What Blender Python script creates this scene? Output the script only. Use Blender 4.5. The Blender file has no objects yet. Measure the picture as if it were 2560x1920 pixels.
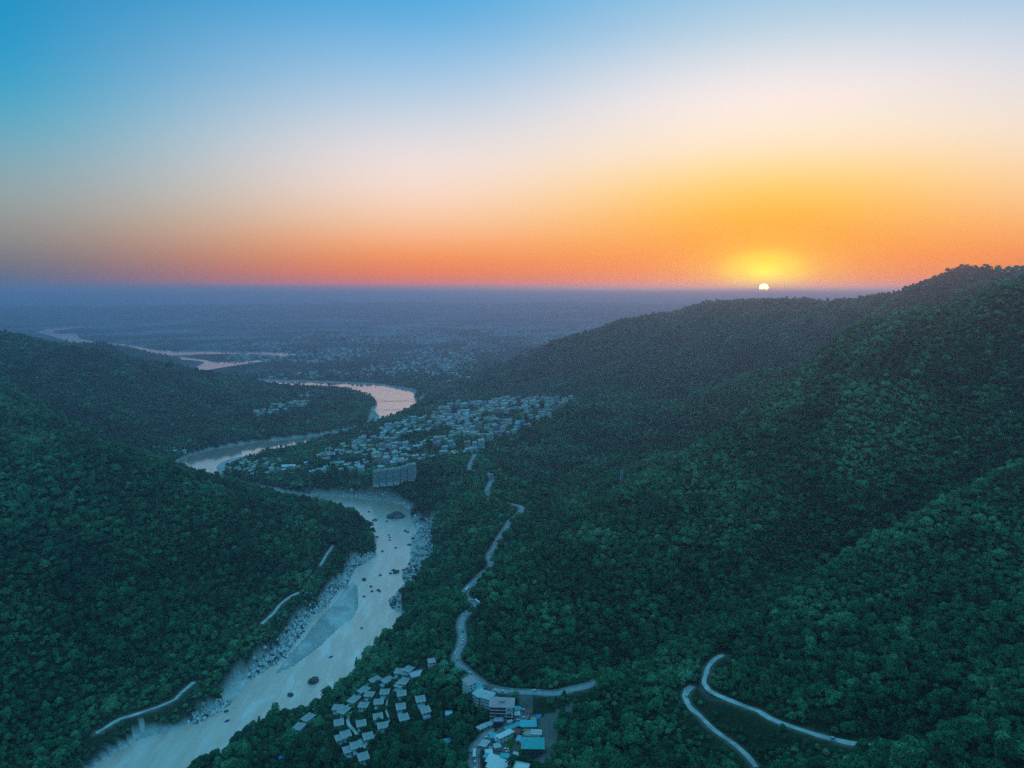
import bpy, math, random
import numpy as np
from mathutils import Vector, Matrix

SC = bpy.context.scene
COL = SC.collection
R = math.radians
random.seed(4)

def lin(r, g, b):
    f = lambda c: ((c / 255 + .055) / 1.055) ** 2.4 if c > 10.3 else c / 255 / 12.92
    return f(r), f(g), f(b)

# ---------------------------------------------------------------- camera, sky, sun, exposure
cam = bpy.data.cameras.new('camera'); cam_o = bpy.data.objects.new('camera', cam); COL.objects.link(cam_o)
cam.sensor_width = 36.0; cam.lens = 36.0 * 1708 / 2560; cam.clip_start = 1.0; cam.clip_end = 250000.0
_pitch = math.atan((960 - 730) / 1708)
cam_o.location = (0, 0, 450); cam_o.rotation_euler = (R(90) - _pitch, 0, 0)
SC.camera = cam_o

SUN_AZIMUTH = math.atan((1909 - 1280) / 1708 * math.cos(_pitch))    # to the right of straight ahead
SUN_ELEV = R(0.30)
SUN_DIR = Vector((math.sin(SUN_AZIMUTH) * math.cos(SUN_ELEV), math.cos(SUN_AZIMUTH) * math.cos(SUN_ELEV), math.sin(SUN_ELEV)))

world = bpy.data.worlds.new('World'); SC.world = world; world.use_nodes = True
nt = world.node_tree; nt.nodes.clear()
def N(tree, kind, **kw):
    n = tree.nodes.new(kind)
    for k, v in kw.items():
        if k.startswith('i_'): n.inputs[int(k[2:])].default_value = v
        else: setattr(n, k, v)
    return n
def M(tree, op, a, b=None, clamp=False):
    n = tree.nodes.new('ShaderNodeMath'); n.operation = op; n.use_clamp = clamp
    for i, v in enumerate((a, b)):
        if v is None: continue
        if hasattr(v, 'links'): tree.links.new(v, n.inputs[i])
        else: n.inputs[i].default_value = v
    return n.outputs[0]
def ramp(tree, fac, stops, interp='LINEAR'):
    n = tree.nodes.new('ShaderNodeValToRGB'); cr = n.color_ramp; cr.interpolation = interp
    while len(cr.elements) < len(stops): cr.elements.new(1.0)
    for e, (p, c) in zip(cr.elements, stops):
        e.position = p; e.color = (*c, 1)
    tree.links.new(fac, n.inputs[0]); return n.outputs[0]
def mix(tree, fac, a, b, mode='MIX'):
    n = tree.nodes.new('ShaderNodeMix'); n.data_type = 'RGBA'; n.blend_type = mode
    for i, v in ((0, fac), (6, a), (7, b)):
        if hasattr(v, 'links'): tree.links.new(v, n.inputs[i])
        elif i == 0: n.inputs[i].default_value = v
        else: n.inputs[i].default_value = (*v, 1)
    return n.outputs[2]
tc = N(nt, 'ShaderNodeTexCoord')
sep = N(nt, 'ShaderNodeSeparateXYZ'); nt.links.new(tc.outputs['Generated'], sep.inputs[0])
X_, Y_, Z_ = sep.outputs
elev = M(nt, 'MULTIPLY', M(nt, 'ARCSINE', Z_), 180 / math.pi)                      # degrees
hl = M(nt, 'SQRT', M(nt, 'ADD', M(nt, 'MULTIPLY', X_, X_), M(nt, 'ADD', M(nt, 'MULTIPLY', Y_, Y_), 1e-6)))
cosaz = M(nt, 'DIVIDE', M(nt, 'ADD', M(nt, 'MULTIPLY', X_, math.sin(SUN_AZIMUTH)), M(nt, 'MULTIPLY', Y_, math.cos(SUN_AZIMUTH))), hl)
azd = M(nt, 'MULTIPLY', M(nt, 'ARCCOSINE', M(nt, 'MINIMUM', M(nt, 'MAXIMUM', cosaz, -1), 1)), 180 / math.pi)
pos = M(nt, 'POWER', M(nt, 'DIVIDE', M(nt, 'MAXIMUM', elev, 0), 90), 0.5)
st = lambda L: [(math.sqrt(max(e - .4, 0) / 90), lin(*c)) for e, c in L]
# sky colour by height above the horizon: under the sun, 28 degrees off, 57 degrees off, opposite
SKY_SUN = st([(.4, (215,125,110)), (.8, (235,125,90)), (1.15, (300,124,0)), (1.5, (310,130,0)), (2.4, (280,142,0)), (4.2, (262,158,0)), (6.5, (257,184,28)), (8.8, (255,208,104)), (11.2, (254,228,188)), (14.5, (250,233,228)), (17, (222,223,226)), (19.5, (180,205,222)), (22.5, (142,190,220)), (30, (118,190,226)), (50, (104,187,227)), (90, (98,186,227))])
SKY_MID = st([(.4, (150,112,132)), (.8, (172,114,122)), (1.15, (280,114,40)), (1.5, (305,116,0)), (2.2, (290,126,12)), (3.4, (264,148,58)), (5.2, (252,184,128)), (7.5, (250,212,182)), (10, (244,222,214)), (12.5, (222,218,220)), (15.5, (178,202,222)), (19, (124,182,222)), (22.5, (58,160,214)), (30, (76,176,221)), (50, (94,184,226)), (90, (98,186,227))])
SKY_OFF = st([(.4, (70,98,128)), (1.0, (88,102,122)), (2.2, (112,112,118)), (4.0, (142,136,126)), (6.5, (150,160,158)), (9.5, (112,166,182)), (12.5, (50,160,192)), (15.5, (0,148,195)), (19, (0,138,188)), (22.5, (0,130,184)), (30, (30,162,212)), (50, (84,180,223)), (90, (98,186,227))])
SKY_ANTI = st([(0, (84,132,156)), (4, (96,152,176)), (10, (84,164,194)), (20, (60,168,208)), (45, (88,182,224)), (90, (98,186,227))])
c0, c1, c2, c3 = (ramp(nt, pos, s, 'B_SPLINE') for s in (SKY_SUN, SKY_MID, SKY_OFF, SKY_ANTI))
def sstep(a, b):
    n = nt.nodes.new('ShaderNodeMapRange'); n.interpolation_type = 'SMOOTHSTEP'
    nt.links.new(azd, n.inputs[0]); n.inputs[1].default_value = a; n.inputs[2].default_value = b
    return n.outputs[0]
sky = mix(nt, sstep(0, 30), c0, c1)
sky = mix(nt, sstep(26, 60), sky, c2)
sky = mix(nt, sstep(60, 130), sky, c3)
# glow round the sun: wide and low, and the disc itself
ev = M(nt, 'SUBTRACT', elev, 1.5)
ell = M(nt, 'SQRT', M(nt, 'ADD', M(nt, 'POWER', M(nt, 'DIVIDE', M(nt, 'ABSOLUTE', azd), 10.5), 2), M(nt, 'POWER', M(nt, 'DIVIDE', M(nt, 'ABSOLUTE', ev), 5.4), 2)))
glow = ramp(nt, ell, [(0, (1, 1, 1)), (.2, (.85, .85, .85)), (.42, (.48, .48, .48)), (.7, (.16, .16, .16)), (1, (0, 0, 0))], 'EASE')
yel = ramp(nt, ell, [(0, (1.5, 1.15, 0)), (.2, (1.25, .82, 0)), (.45, (1.1, .52, 0)), (1, (1.0, .36, .005))])
gl = nt.nodes.new('ShaderNodeSeparateColor'); nt.links.new(glow, gl.inputs[0])
sky = mix(nt, gl.outputs[0], sky, yel)
dot = N(nt, 'ShaderNodeVectorMath', operation='DOT_PRODUCT'); nt.links.new(tc.outputs['Generated'], dot.inputs[0]); dot.inputs[1].default_value = SUN_DIR
disc = M(nt, 'GREATER_THAN', dot.outputs['Value'], math.cos(R(0.34)))
sky = mix(nt, disc, sky, (18.0, 13.0, 3.4))
bg = N(nt, 'ShaderNodeBackground'); nt.links.new(sky, bg.inputs[0]); bg.inputs[1].default_value = 1.0
nis = N(nt, 'ShaderNodeTexSky'); nis.sky_type = 'NISHITA'; nis.sun_disc = False
nis.sun_elevation = SUN_ELEV; nis.sun_rotation = SUN_AZIMUTH; nis.altitude = 800
bg2 = N(nt, 'ShaderNodeBackground'); nt.links.new(mix(nt, 1.0, nis.outputs[0], (.02, .12, .2), 'MULTIPLY'), bg2.inputs[0]); bg2.inputs[1].default_value = 0.05
add = N(nt, 'ShaderNodeAddShader'); nt.links.new(bg.outputs[0], add.inputs[0]); nt.links.new(bg2.outputs[0], add.inputs[1])
wo = N(nt, 'ShaderNodeOutputWorld'); nt.links.new(add.outputs[0], wo.inputs[0])

sun = bpy.data.lights.new('sun', 'SUN'); sun.energy = 2.0; sun.angle = R(0.5); sun.color = (1.0, .32, .10)
sun_o = bpy.data.objects.new('sun', sun); COL.objects.link(sun_o); sun_o.location = (0, 0, 900)
sun_o.rotation_euler = (-SUN_DIR).to_track_quat('-Z', 'Y').to_euler()

vs = SC.view_settings; vs.view_transform = 'Standard'; vs.look = 'None'; vs.exposure = 0.08; vs.gamma = 1.0; vs.use_curve_mapping = False
cy = SC.cycles
cy.max_bounces = 4; cy.diffuse_bounces = 1; cy.glossy_bounces = 2; cy.transmission_bounces = 2; cy.volume_bounces = 1; cy.transparent_max_bounces = 8
cy.use_denoising = False; cy.use_adaptive_sampling = True; cy.adaptive_threshold = 0.006; cy.caustics_reflective = False; cy.caustics_refractive = False
cy.sample_clamp_indirect = 1.5; cy.sample_clamp_direct = 12.0
# ---------------------------------------------------------------- terrain data (numbers only)
# Photograph pixels (2560 x 1920) are used to survey where things stand: each is turned into a
# real point on the ground (metres; x to the right, y ahead, z above the river).
F_PX, CAM_Z, EYE_ROW = 1708.0, 450.0, 730.0
PITCH = math.atan((960 - EYE_ROW) / F_PX)
SUN_AZ = math.atan((1909 - 1280) / F_PX / math.cos(PITCH))
CP, SP = math.cos(PITCH), math.sin(PITCH)

def ray(px, py):
    u, v = (px - 1280) / F_PX, (960 - py) / F_PX
    return u, CP + v * SP, -SP + v * CP           # x, y, z (y is ahead)

def at_z(px, py, z):
    x, y, d = ray(px, py)
    t = (z - CAM_Z) / d
    return x * t, y * t, z

def at_r(px, py, r, dz=0.0):                       # point of that pixel's ray at ground range r
    x, y, d = ray(px, py)
    t = r / math.hypot(x, y)
    return x * t, y * t, CAM_Z + d * t + dz

def project(P):
    P = np.asarray(P, float)
    x, y, z = P[..., 0], P[..., 1], P[..., 2] - CAM_Z
    fwd = y * CP - z * SP
    up = y * SP + z * CP
    return 1280 + F_PX * x / fwd, 960 - F_PX * up / fwd

RIVER_A = [(-60,2300),(90,2080),(190,1960),(222,1920),(269,1894),(316,1868),(360,1842),(402,1830),(468,1811),(506,1802),(547,1777),(579,1756),
 (601,1735),(620,1707),(639,1690),(652,1680),(690,1658),(718,1633),(753,1585),(775,1553),(794,1531),(826,1500),(848,1478),
 (867,1459),(873,1443),(880,1427),(905,1408),(938,1389),(940,1370),(941,1345),(925,1318),(880,1292),(800,1270),(730,1256),(640,1236),
 (560,1220),(500,1212),(462,1195),(446,1180),(437,1165),(445,1152),(475,1137),(530,1122),(584,1113),(640,1104),(703,1098),(794,1088),(860,1075),(905,1066),
 (926,1063),(942,1056),(947,1048),(950,1040),(942,1033),(937,1026),(939,1018),(942,1013),(943,1009),(937,1001),(924,990),(908,985),(884,979),
 (871,974),(839,973),(805,966),(771,967),(717,966),(692,965),(640,963),(608,958),(560,957),(480,953),(430,945),(440,935),
 (478,926),(494,918),(513,906),(503,903),(475,900),(437,897),(424,893),(405,890),(389,886),(370,878),(330,868),(290,864),(250,861),(177,855),(146,845),(117,836),(89,831),(127,822),(177,816),(222,812),(278,812),(330,811),
 (278,816),(222,816),(177,821),(136,826),(128,834),(190,835),(196,846),(222,852),(262,858),(310,861),(370,872),(396,876),(443,878),(506,878),(601,879),(658,879),(703,881),(740,885),
 (725,892),(703,891),(670,888),(613,886),(506,885),(468,887),(430,888),(437,892),(475,896),(516,901),(532,906),(586,905),(633,902),(675,898),(649,905),(601,911),(563,917),(522,924),
 (490,936),(520,948),(608,954),(640,953),(703,954),(771,955),(850,958),(914,961),(954,963),(976,968),(1000,974),(1019,976),(1030,980),(1036,987),
 (1034,993),(1040,999),(1040,1021),(1034,1027),(1026,1034),(1010,1044),(995,1051),(979,1057),(961,1061),(945,1066),(926,1074),(870,1090),(800,1108),(767,1118),
 (743,1127),(711,1132),(684,1134),(642,1137),(593,1143),(566,1150),(548,1159),(541,1167),(543,1179),(546,1190),(580,1203),(644,1216),(700,1228),
 (760,1237),(832,1240),(880,1243),(927,1248),(968,1251),(1006,1260),(1026,1276),(1022,1288),(1025,1300),(1038,1316),(1044,1326),(1035,1351),(1027,1370),
 (1025,1398),(1022,1417),(1006,1433),(1006,1446),(1016,1459),(997,1474),(994,1489),(975,1497),(973,1515),(991,1525),(1003,1533),(1010,1542),(987,1569),
 (968,1584),(943,1610),(934,1626),(908,1645),(899,1660),(880,1676),(874,1692),(849,1710),(824,1740),(808,1757),(777,1778),(758,1791),(719,1795),(700,1808),(658,1820),(617,1840),(585,1858),(566,1896),(519,1915),(475,1935),(450,1960),(370,2080),(260,2300)]
GRAVEL = [(883,1454),(896,1465),(897,1497),(896,1522),(880,1550),(848,1569),(817,1601),(779,1633),(737,1664),(680,1691),(690,1674),(722,1636),
 (763,1588),(794,1547),(823,1516),(854,1484),(864,1465)]
ISLAND = [(470,892),(500,886),(560,884.5),(640,885.5),(690,889),(700,892),(670,895),(620,899),(560,902),(520,900)]
SANDS = {  # bare sand, silt and rock lying beside the water
 'a': [(205,1945),(240,1905),(269,1886),(316,1858),(354,1832),(405,1828),(348,1872),(294,1925),(260,1950)],
 'b': [(545,1750),(560,1732),(579,1704),(601,1680),(645,1680),(620,1710),(601,1738),(579,1760)],
 'c': [(541,1165),(548,1157),(566,1148),(593,1141),(642,1135),(655,1142),(610,1152),(575,1166),(560,1185),(548,1196),(538,1185)],
 'd': [(1030,1300),(1047,1290),(1080,1302),(1100,1318),(1088,1334),(1079,1350),(1080,1375),(1092,1402),(1085,1425),(1060,1450),(1030,1480),(1005,1500),(1003,1530),(975,1520),(972,1495),(1000,1470),(1010,1440),(1024,1400),(1030,1350),(1042,1326)],
 'e': [(905,1080),(918,1062),(922,1045),(930,1020),(940,1014),(948,1036),(948,1050),(930,1066)],
 'f': [(790,1244),(880,1246),(960,1253),(1010,1264),(1030,1282),(1046,1278),(1020,1256),(975,1243),(900,1236),(820,1232),(760,1230)],
 'g': [(860,1425),(880,1400),(905,1392),(950,1380),(948,1398),(905,1415),(885,1440),(868,1470),(850,1482),(826,1506),(795,1538),(775,1560),(755,1592),(720,1642),(690,1664),(655,1686),(600,1700),(640,1655),(690,1622),(720,1580),(745,1545),(790,1515),(820,1475),(845,1450)],
 'h': [(1044,1004),(1056,985),(1066,990),(1056,1004),(1046,1012)],
 'i': [(650,1108),(760,1094),(870,1074),(915,1064),(920,1078),(870,1094),(800,1112),(740,1118)],
 'j': [(468,1808),(500,1780),(550,1760),(580,1752),(550,1782),(506,1806)],
 'k': [(640,956),(640,948),(760,951),(900,956),(960,960),(1040,974),(1050,985),(1040,985),(960,966),(900,964)],
}
ROCKSLOPE = [(1381,1785),(1397,1770),(1406,1791),(1397,1822),(1393,1861),(1377,1901),(1358,1913),(1337,1900),(1352,1876),(1347,1841),(1344,1803),(1362,1787)]
YARDS = [[(1213,1872),(1225,1852),(1262,1842),(1300,1838),(1345,1845),(1352,1876),(1330,1903),(1262,1900),(1232,1898)],[(1431,1752),(1411,1773),(1420,1790),(1438,1805),(1440,1795),(1428,1778),(1440,1760)],[(1318,1798),(1342,1786),(1350,1806),(1346,1846),(1312,1840),(1300,1812)]]
ROADS = [  # (half width, [(px, py)...], z at start, z at end)
 ('main_road', 4.3, [(1187,1135),(1182,1147),(1176,1159),(1172,1169),(1176,1176),(1190,1178),(1209,1180),(1225,1187),(1229,1200),(1223,1213),(1218,1224),(1218,1239),(1234,1247),
   (1247,1254),(1269,1259),(1284,1262),(1303,1268),(1300,1282),(1286,1294),(1272,1306),(1265,1321),(1255,1335),(1246,1348),(1239,1362),(1233,1375),(1223,1386),(1223,1397),(1228,1408),(1224,1420),
   (1204,1436),(1181,1459),(1165,1476),(1159,1487),(1165,1495),(1178,1503),(1191,1508),(1188,1520),(1170,1532),(1157,1545),(1152,1557),(1152,1572),(1156,1588),(1155,1602),(1149,1619),(1142,1635),(1140,1650),
   (1147,1661),(1160,1673),(1173,1685),(1189,1698),(1203,1708),(1218,1719),(1231,1727),(1251,1735),(1270,1741),(1288,1748),(1302,1755),(1312,1763),(1316,1773),(1315,1784),(1307,1794),
   (1293,1801),(1275,1807),(1254,1817),(1239,1825),(1223,1835),(1212,1845),(1203,1855),(1192,1867),(1185,1878),(1182,1890),(1183,1907),(1184,1925),(1184,1950)], 70, 57),
 ('side_road', 3.6, [(1231,1724),(1261,1728),(1297,1731),(1334,1731),(1370,1734),(1397,1733),(1427,1724),(1466,1716),(1490,1706)], 66, 80),
 ('upper_lane', 2.2, [(1810,1638),(1788,1647),(1768,1672),(1764,1690),(1760,1708),(1770,1723),(1795,1737),(1835,1755),(1868,1768),(1897,1777),(1926,1795),(1958,1810),(2016,1828),(2063,1842),(2106,1855),(2161,1864),(2222,1871),(2258,1882),(2309,1904),(2360,1930)], 92, 116),
 ('lower_lane', 2.2, [(1731,1716),(1720,1725),(1713,1741),(1723,1763),(1748,1788),(1774,1817),(1803,1838),(1835,1860),(1864,1886),(1889,1914),(1900,1935)], 88, 78),
 ('left_lane', 2.0, [(240,1833),(263,1821),(301,1797),(348,1783),(396,1767),(440,1747),(453,1732),(484,1705)], 18, 18),
 ('left_lane', 1.9, [(655,1560),(684,1531),(696,1516),(722,1493),(747,1481)], 25, 25),
 ('left_lane', 1.9, [(801,1414),(813,1392),(832,1364)], 28, 28),
]
CTRL = []   # (x, y, z)
def C_r(lst, dz=0):
    for px, py, r in lst: CTRL.append(at_r(px, py, r, dz))
def C_z(lst):
    for px, py, z in lst: CTRL.append(at_z(px, py, z))
T = -8.0    # crest lines are tree tops; the soil is this far below
# near left hill: crest, face
C_r([(-200,950,1600),(0,1007,1560),(80,1032,1545),(150,1060,1530),(290,1115,1480),(400,1165,1430),(480,1190,1400),(560,1225,1370),(650,1240,1340),(740,1262,1300),(830,1278,1265),(890,1310,1245),(925,1338,1218)], T)
C_z([(0,1800,25),(0,1600,75),(0,1400,128),(0,1200,190),(150,1700,34),(150,1500,84),(150,1300,146),(300,1650,34),(300,1500,72),(300,1350,122),(300,1220,170),(450,1500,52),(450,1350,104),(600,1480,34),(600,1350,82),(720,1360,55),(-250,1600,110),(-250,1300,190),(100,1850,13),(0,1910,9),(-120,1900,36),(800,1330,52),(560,1560,34),(420,1640,32),(200,1150,205),(480,1260,135),(640,1290,92)])
# behind the near left hill: ridge sliver and hollow
C_r([(-150,925,1850),(0,966,1850),(60,990,1850),(120,1020,1840),(175,1065,1820)], T)
CTRL += [(-560,1750,25),(-820,1950,60),(-1250,2080,150)]
# middle left hill
C_r([(-300,800,2750),(-120,822,2750),(6,838,2750),(47,848,2760),(111,866,2760),(171,872,2770),(202,873,2770),(253,884,2800),(285,896,2800),(332,915,2800),(380,928,2820),(443,931,2850),(490,940,2870),(522,955,2870),(570,970,2860)], T)
C_r([(0,950,2350),(100,1000,2250),(200,1000,2300),(300,1000,2350),(400,1000,2400),(480,1020,2400),(300,1060,2180),(150,1060,2100),(520,1010,2500)], T)
C_z([(300,1118,22),(380,1118,18),(450,1098,18),(420,1065,45),(520,1085,16),(600,1085,14),(700,1080,12),(800,1060,14),(880,1020,16),(620,1000,34),(700,1000,26),(800,1000,20),(700,1040,24),(880,1000,15),(560,1040,40),(760,975,10)])
# hill behind it
C_r([(130,856,3900),(200,864,3900),(253,864,3900),(285,866,3900),(325,876,3900),(355,887,3900),(385,900,3900),(410,914,3900)], T)
C_r([(440,936,3900),(420,935,3600),(300,905,4300),(380,905,4400)], 0)
CTRL += [(-2400,3300,90),(-1900,3350,70),(-1500,3350,30),(-2600,4600,60),(-3400,4000,180),(-2400,2300,330),(-1900,1500,400),(-1500,900,320),(-900,420,150)]
# plain
for _y in (4600, 5600, 7000, 9000, 12000, 16000, 24000, 40000, 70000):
    for _k in (-.95, -.7, -.45, -.25, -.05, .15, .4, .7, .95):
        if _y * _k > 1500 and _y < 7000: continue
        if _y * _k < -1600 and _y < 5600: continue
        CTRL.append((_y * _k, _y, 10))
# right bank and town terrace
C_z([(1060,1240,20),(1100,1280,30),(1110,1360,26),(1100,1430,30),(1060,1500,22),(1040,1560,18),(990,1620,14),(930,1700,16),(880,1740,22),(860,1800,28),(760,1850,26),(650,1880,24),(560,1940,22),(1000,1700,40),(1040,1780,52),(960,1780,38),(900,1860,40),(1000,1850,52),(1080,1850,56),(1120,1560,62),(1110,1480,60),(1150,1360,66),(1160,1280,62),(1130,1220,44),(1130,1700,62),(1090,1920,56),(900,1940,42)])
C_z([(560,1178,2),(620,1165,4),(700,1150,8),(650,1190,8),(740,1190,16),(600,1150,2),(590,1190,4),(800,1160,28),(860,1190,30),(840,1130,26),(900,1100,28),(960,1080,30),(960,1150,38),(990,1200,38),(930,1210,30),(1040,1180,52),(1000,1110,40),(1060,1080,46),(1050,1045,42),(1120,1150,62),(1120,1090,56),(1180,1100,66),(1180,1040,58),(1250,1060,74),(1300,1040,84),(1380,1010,104),(1120,1020,52),(1060,1020,46),(1230,1010,70),(1330,1005,92),(880,1222,14),(760,1215,12),(700,1205,12)])
# far right ridge
C_r([(1060,992,3150),(1110,965,3250),(1176,943,3300),(1240,915,3350),(1310,887,3380),(1423,841,3420),(1529,807,3450),(1635,785,3480),(1755,756,3500),(1839,749,3500),(1917,751,3500),(1994,749,3500),(2058,753,3480),(2150,761,3300),(2234,732,3050),(2305,707,2700),(2340,692,2580),(2382,682,2500),(2467,684,2450),(2560,682,2450),(2720,682,2450)], T)
C_r([(1150,990,3020),(1250,975,2980),(1350,960,2950),(1450,930,2950),(1600,880,2980),(1750,840,2950),(1894,838,2650),(1800,868,2620),(1700,900,2600),(1600,945,2560),(1500,985,2480),(1950,860,2500),(2050,830,2600),(2150,800,2650)], T)
C_r([(2209,803,2050),(2260,775,2080),(2322,748,2120),(2411,733,2150),(2470,715,2150),(2600,690,2100)], T)
CTRL += [(1500,3900,250),(600,3900,60),(1200,4500,60),(300,3700,20),(2200,4200,300),(3000,3600,380),(2600,2600,470),(2300,1700,500),(2500,5200,60),(3500,5600,80),(600,2250,90),(950,2250,170),(1300,1950,310),(1700,1900,400)]
C_r([(1010,930,4700),(1090,905,4700),(1170,896,4700),(1260,892,4800)], T)
C_r([(2400,725,2900),(2480,725,2900),(2600,725,2900),(2560,725,1600),(2480,765,1600),(2650,720,1600)])
# near right ridge and its spurs
C_r([(2700,700,1280),(2600,700,1290),(2536,706,1300),(2509,706,1300),(2478,718,1310),(2439,741,1310),(2392,768,1320),(2361,776,1325),(2322,771,1330),(2283,782,1340),(2244,803,1345),(2186,804,1350),(2159,815,1355),(2120,830,1360),(2089,854,1360),(2062,873,1360),(2034,900,1355),(2003,928,1345)], T)
C_r([(1930,985,1300),(1852,1042,1250),(1780,1085,1215),(1712,1135,1180),(1640,1165,1140),(1554,1215,1080),(1480,1275,1020),(1400,1345,950),(1330,1400,890),(1270,1455,845)], T)
C_r([(1900,940,1900),(1750,990,1900),(1640,1030,1850),(1550,1015,2050),(1427,999,2120),(1401,1023,2060),(1374,1039,2010),(1344,1050,1960),(1320,1072,1900),(1299,1073,1870),(1272,1081,1830),(1245,1095,1790),(1226,1106,1760),(1208,1122,1720),(1185,1136,1680)], T)
C_r([(1700,1080,1800),(1500,1100,1800),(1400,1150,1660),(1300,1180,1560),(1400,1230,1430),(1330,1280,1300),(1500,1180,1560)], T)
C_r([(px, py + 26, r * 1.10) for px, py, r in [(2700,700,1280),(2600,700,1290),(2536,706,1300),(2478,718,1310),(2439,741,1310),(2392,768,1320),(2322,771,1330),(2244,803,1345),(2159,815,1355),(2089,854,1360),(2034,900,1355),(1930,985,1300),(1852,1042,1250)]], T)
C_r([(px, py + 16, r * 1.06) for px, py, r in [(1839,749,3500),(1994,749,3500),(2150,761,3300),(2234,732,3050),(2305,707,2700),(2340,692,2580),(2382,682,2500),(2467,684,2450),(2560,682,2450),(2720,682,2450)]], T)
# hollow between the two spurs, and the near spur
C_r([(1500,1620,740),(1620,1570,760),(1700,1480,830),(1780,1380,900),(1850,1280,985),(1950,1160,1080),(2050,1060,1160),(1420,1690,690)], T)
C_r([(1600,1400,880),(1500,1450,830),(1400,1540,770),(1750,1230,1060),(1900,1080,1200),(1320,1610,730)], T)
C_r([(2560,1157,1010),(2400,1235,940),(2199,1331,870),(2080,1410,810),(1967,1481,765),(1850,1540,725),(1740,1600,690),(1620,1668,650),(1530,1720,620),(1470,1760,600)], T)
C_r([(2300,1050,1140),(2450,950,1200),(2560,900,1210),(2200,1150,1060),(2700,1000,1180)], T)
C_r([(2560,1400,800),(2560,1600,640),(2560,1750,520),(2560,1910,430),(2400,1500,720),(2400,1700,570),(2250,1500,720),(2250,1700,590),(2100,1600,670),(2100,1750,560),(1950,1700,600),(1600,1780,575),(1500,1850,545),(1450,1915,520),(1620,1880,525),(1720,1900,505),(2000,1920,470),(2780,1500,700),(2780,1800,480),(2150,1915,460)], T)
C_z([(1400,1800,84),(1420,1860,92),(1400,1905,88),(1340,1840,60),(1300,1880,58),(1250,1880,57),(1330,1900,60),(1250,1780,58),(1200,1760,54),(1120,1800,55)])
CTRL += [(60,300,60),(300,300,110),(-250,350,6),(500,250,190),(-400,300,6),(0,150,80),(900,700,330),(1000,500,330),(1300,1250,500),(1600,1400,500),(1500,800,450)]
# hollows hidden behind the crests
for px, r, z in [(1852,1480,95),(1852,1750,110),(1712,1340,90),(1712,1480,95),(1554,1220,86),(1554,1330,90),(1400,1050,72),(1480,1130,80),(1640,1270,90),(1780,1400,92),(1930,1560,130),(2003,1620,165),(2003,1850,190),(2089,1680,210),(2159,1700,240),(2244,1720,270),(2322,1700,290),(1330,985,70),
                 (1967,838,84),(2080,890,95),(1850,790,72),(2199,950,110),(1740,745,66),(2400,1030,150)]:
    _x, _y, _ = at_r(px, 960, r); CTRL.append((_x, _y, z))
ROAD_XYZ = []
for _nm, _hw, _pts, _z0, _z1 in ROADS:
    _w = [at_z(px, py, _z0 + (_z1 - _z0) * i / (len(_pts) - 1)) for i, (px, py) in enumerate(_pts)]
    ROAD_XYZ.append(np.array(_w))
    for i in range(0, len(_w), 2 if len(_w) > 12 else 1): CTRL.append(tuple(_w[i]))

def detail(x, y, zb):
    hill = np.clip((zb - 25) / 90, 0, 1)
    near = np.clip((5200 - np.hypot(x, y)) / 1200, 0, 1)
    gul = fbm(x / 200 + 3, y / 200, 3, True) - .55
    return hill * near * (46 * gul + 16 * (fbm(x / 48, y / 48, 3) - .5))
def solve_surface(sub=None):
    P = np.array(CTRL, float)
    if sub is not None: P[:, 2] -= sub
    # drop near-duplicates
    keep = []
    for i in range(len(P)):
        if all(np.hypot(*(P[i, :2] - P[j, :2])) > 14 for j in keep): keep.append(i)
    P = P[keep]
    S = 400.0
    A = P[:, :2] / S
    d = np.hypot(A[:, None, 0] - A[None, :, 0], A[:, None, 1] - A[None, :, 1])
    n = len(P)
    K = -np.sqrt(d * d + 0.15 ** 2) + np.eye(n) * 0.01
    Q = np.ones((n, 1))
    M = np.block([[K, Q], [Q.T, np.zeros((1, 1))]])
    w = np.linalg.solve(M, np.concatenate([P[:, 2], [0]]))
    return A, w, S
_A, _W, _S = solve_surface()
def base_height(x, y):
    sh = x.shape; x = x.ravel() / _S; y = y.ravel() / _S
    out = np.empty(len(x))
    for i in range(0, len(x), 20000):
        a, b = x[i:i+20000, None], y[i:i+20000, None]
        out[i:i+20000] = -np.sqrt((a - _A[None, :, 0]) ** 2 + (b - _A[None, :, 1]) ** 2 + 0.15 ** 2) @ _W[:-1] + _W[-1]
    return out.reshape(sh)

_rs = np.random.RandomState(7)
_PERM = _rs.permutation(512)
_GR = _rs.rand(512)
def vnoise(x, y):
    xi, yi = np.floor(x).astype(int), np.floor(y).astype(int)
    fx, fy = x - xi, y - yi
    fx, fy = fx * fx * (3 - 2 * fx), fy * fy * (3 - 2 * fy)
    h = lambda a, b: _GR[_PERM[(_PERM[a & 511] + b) & 511]]
    return (h(xi, yi) * (1 - fx) + h(xi + 1, yi) * fx) * (1 - fy) + (h(xi, yi + 1) * (1 - fx) + h(xi + 1, yi + 1) * fx) * fy
def fbm(x, y, n=4, ridged=False):
    s, a, t = 0, 1.0, 0
    for k in range(n):
        v = vnoise(x * 2 ** k + 17.3 * k, y * 2 ** k + 5.1 * k)
        if ridged: v = 1 - np.abs(2 * v - 1)
        s = s + a * v; t += a; a *= 0.5
    return s / t

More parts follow.
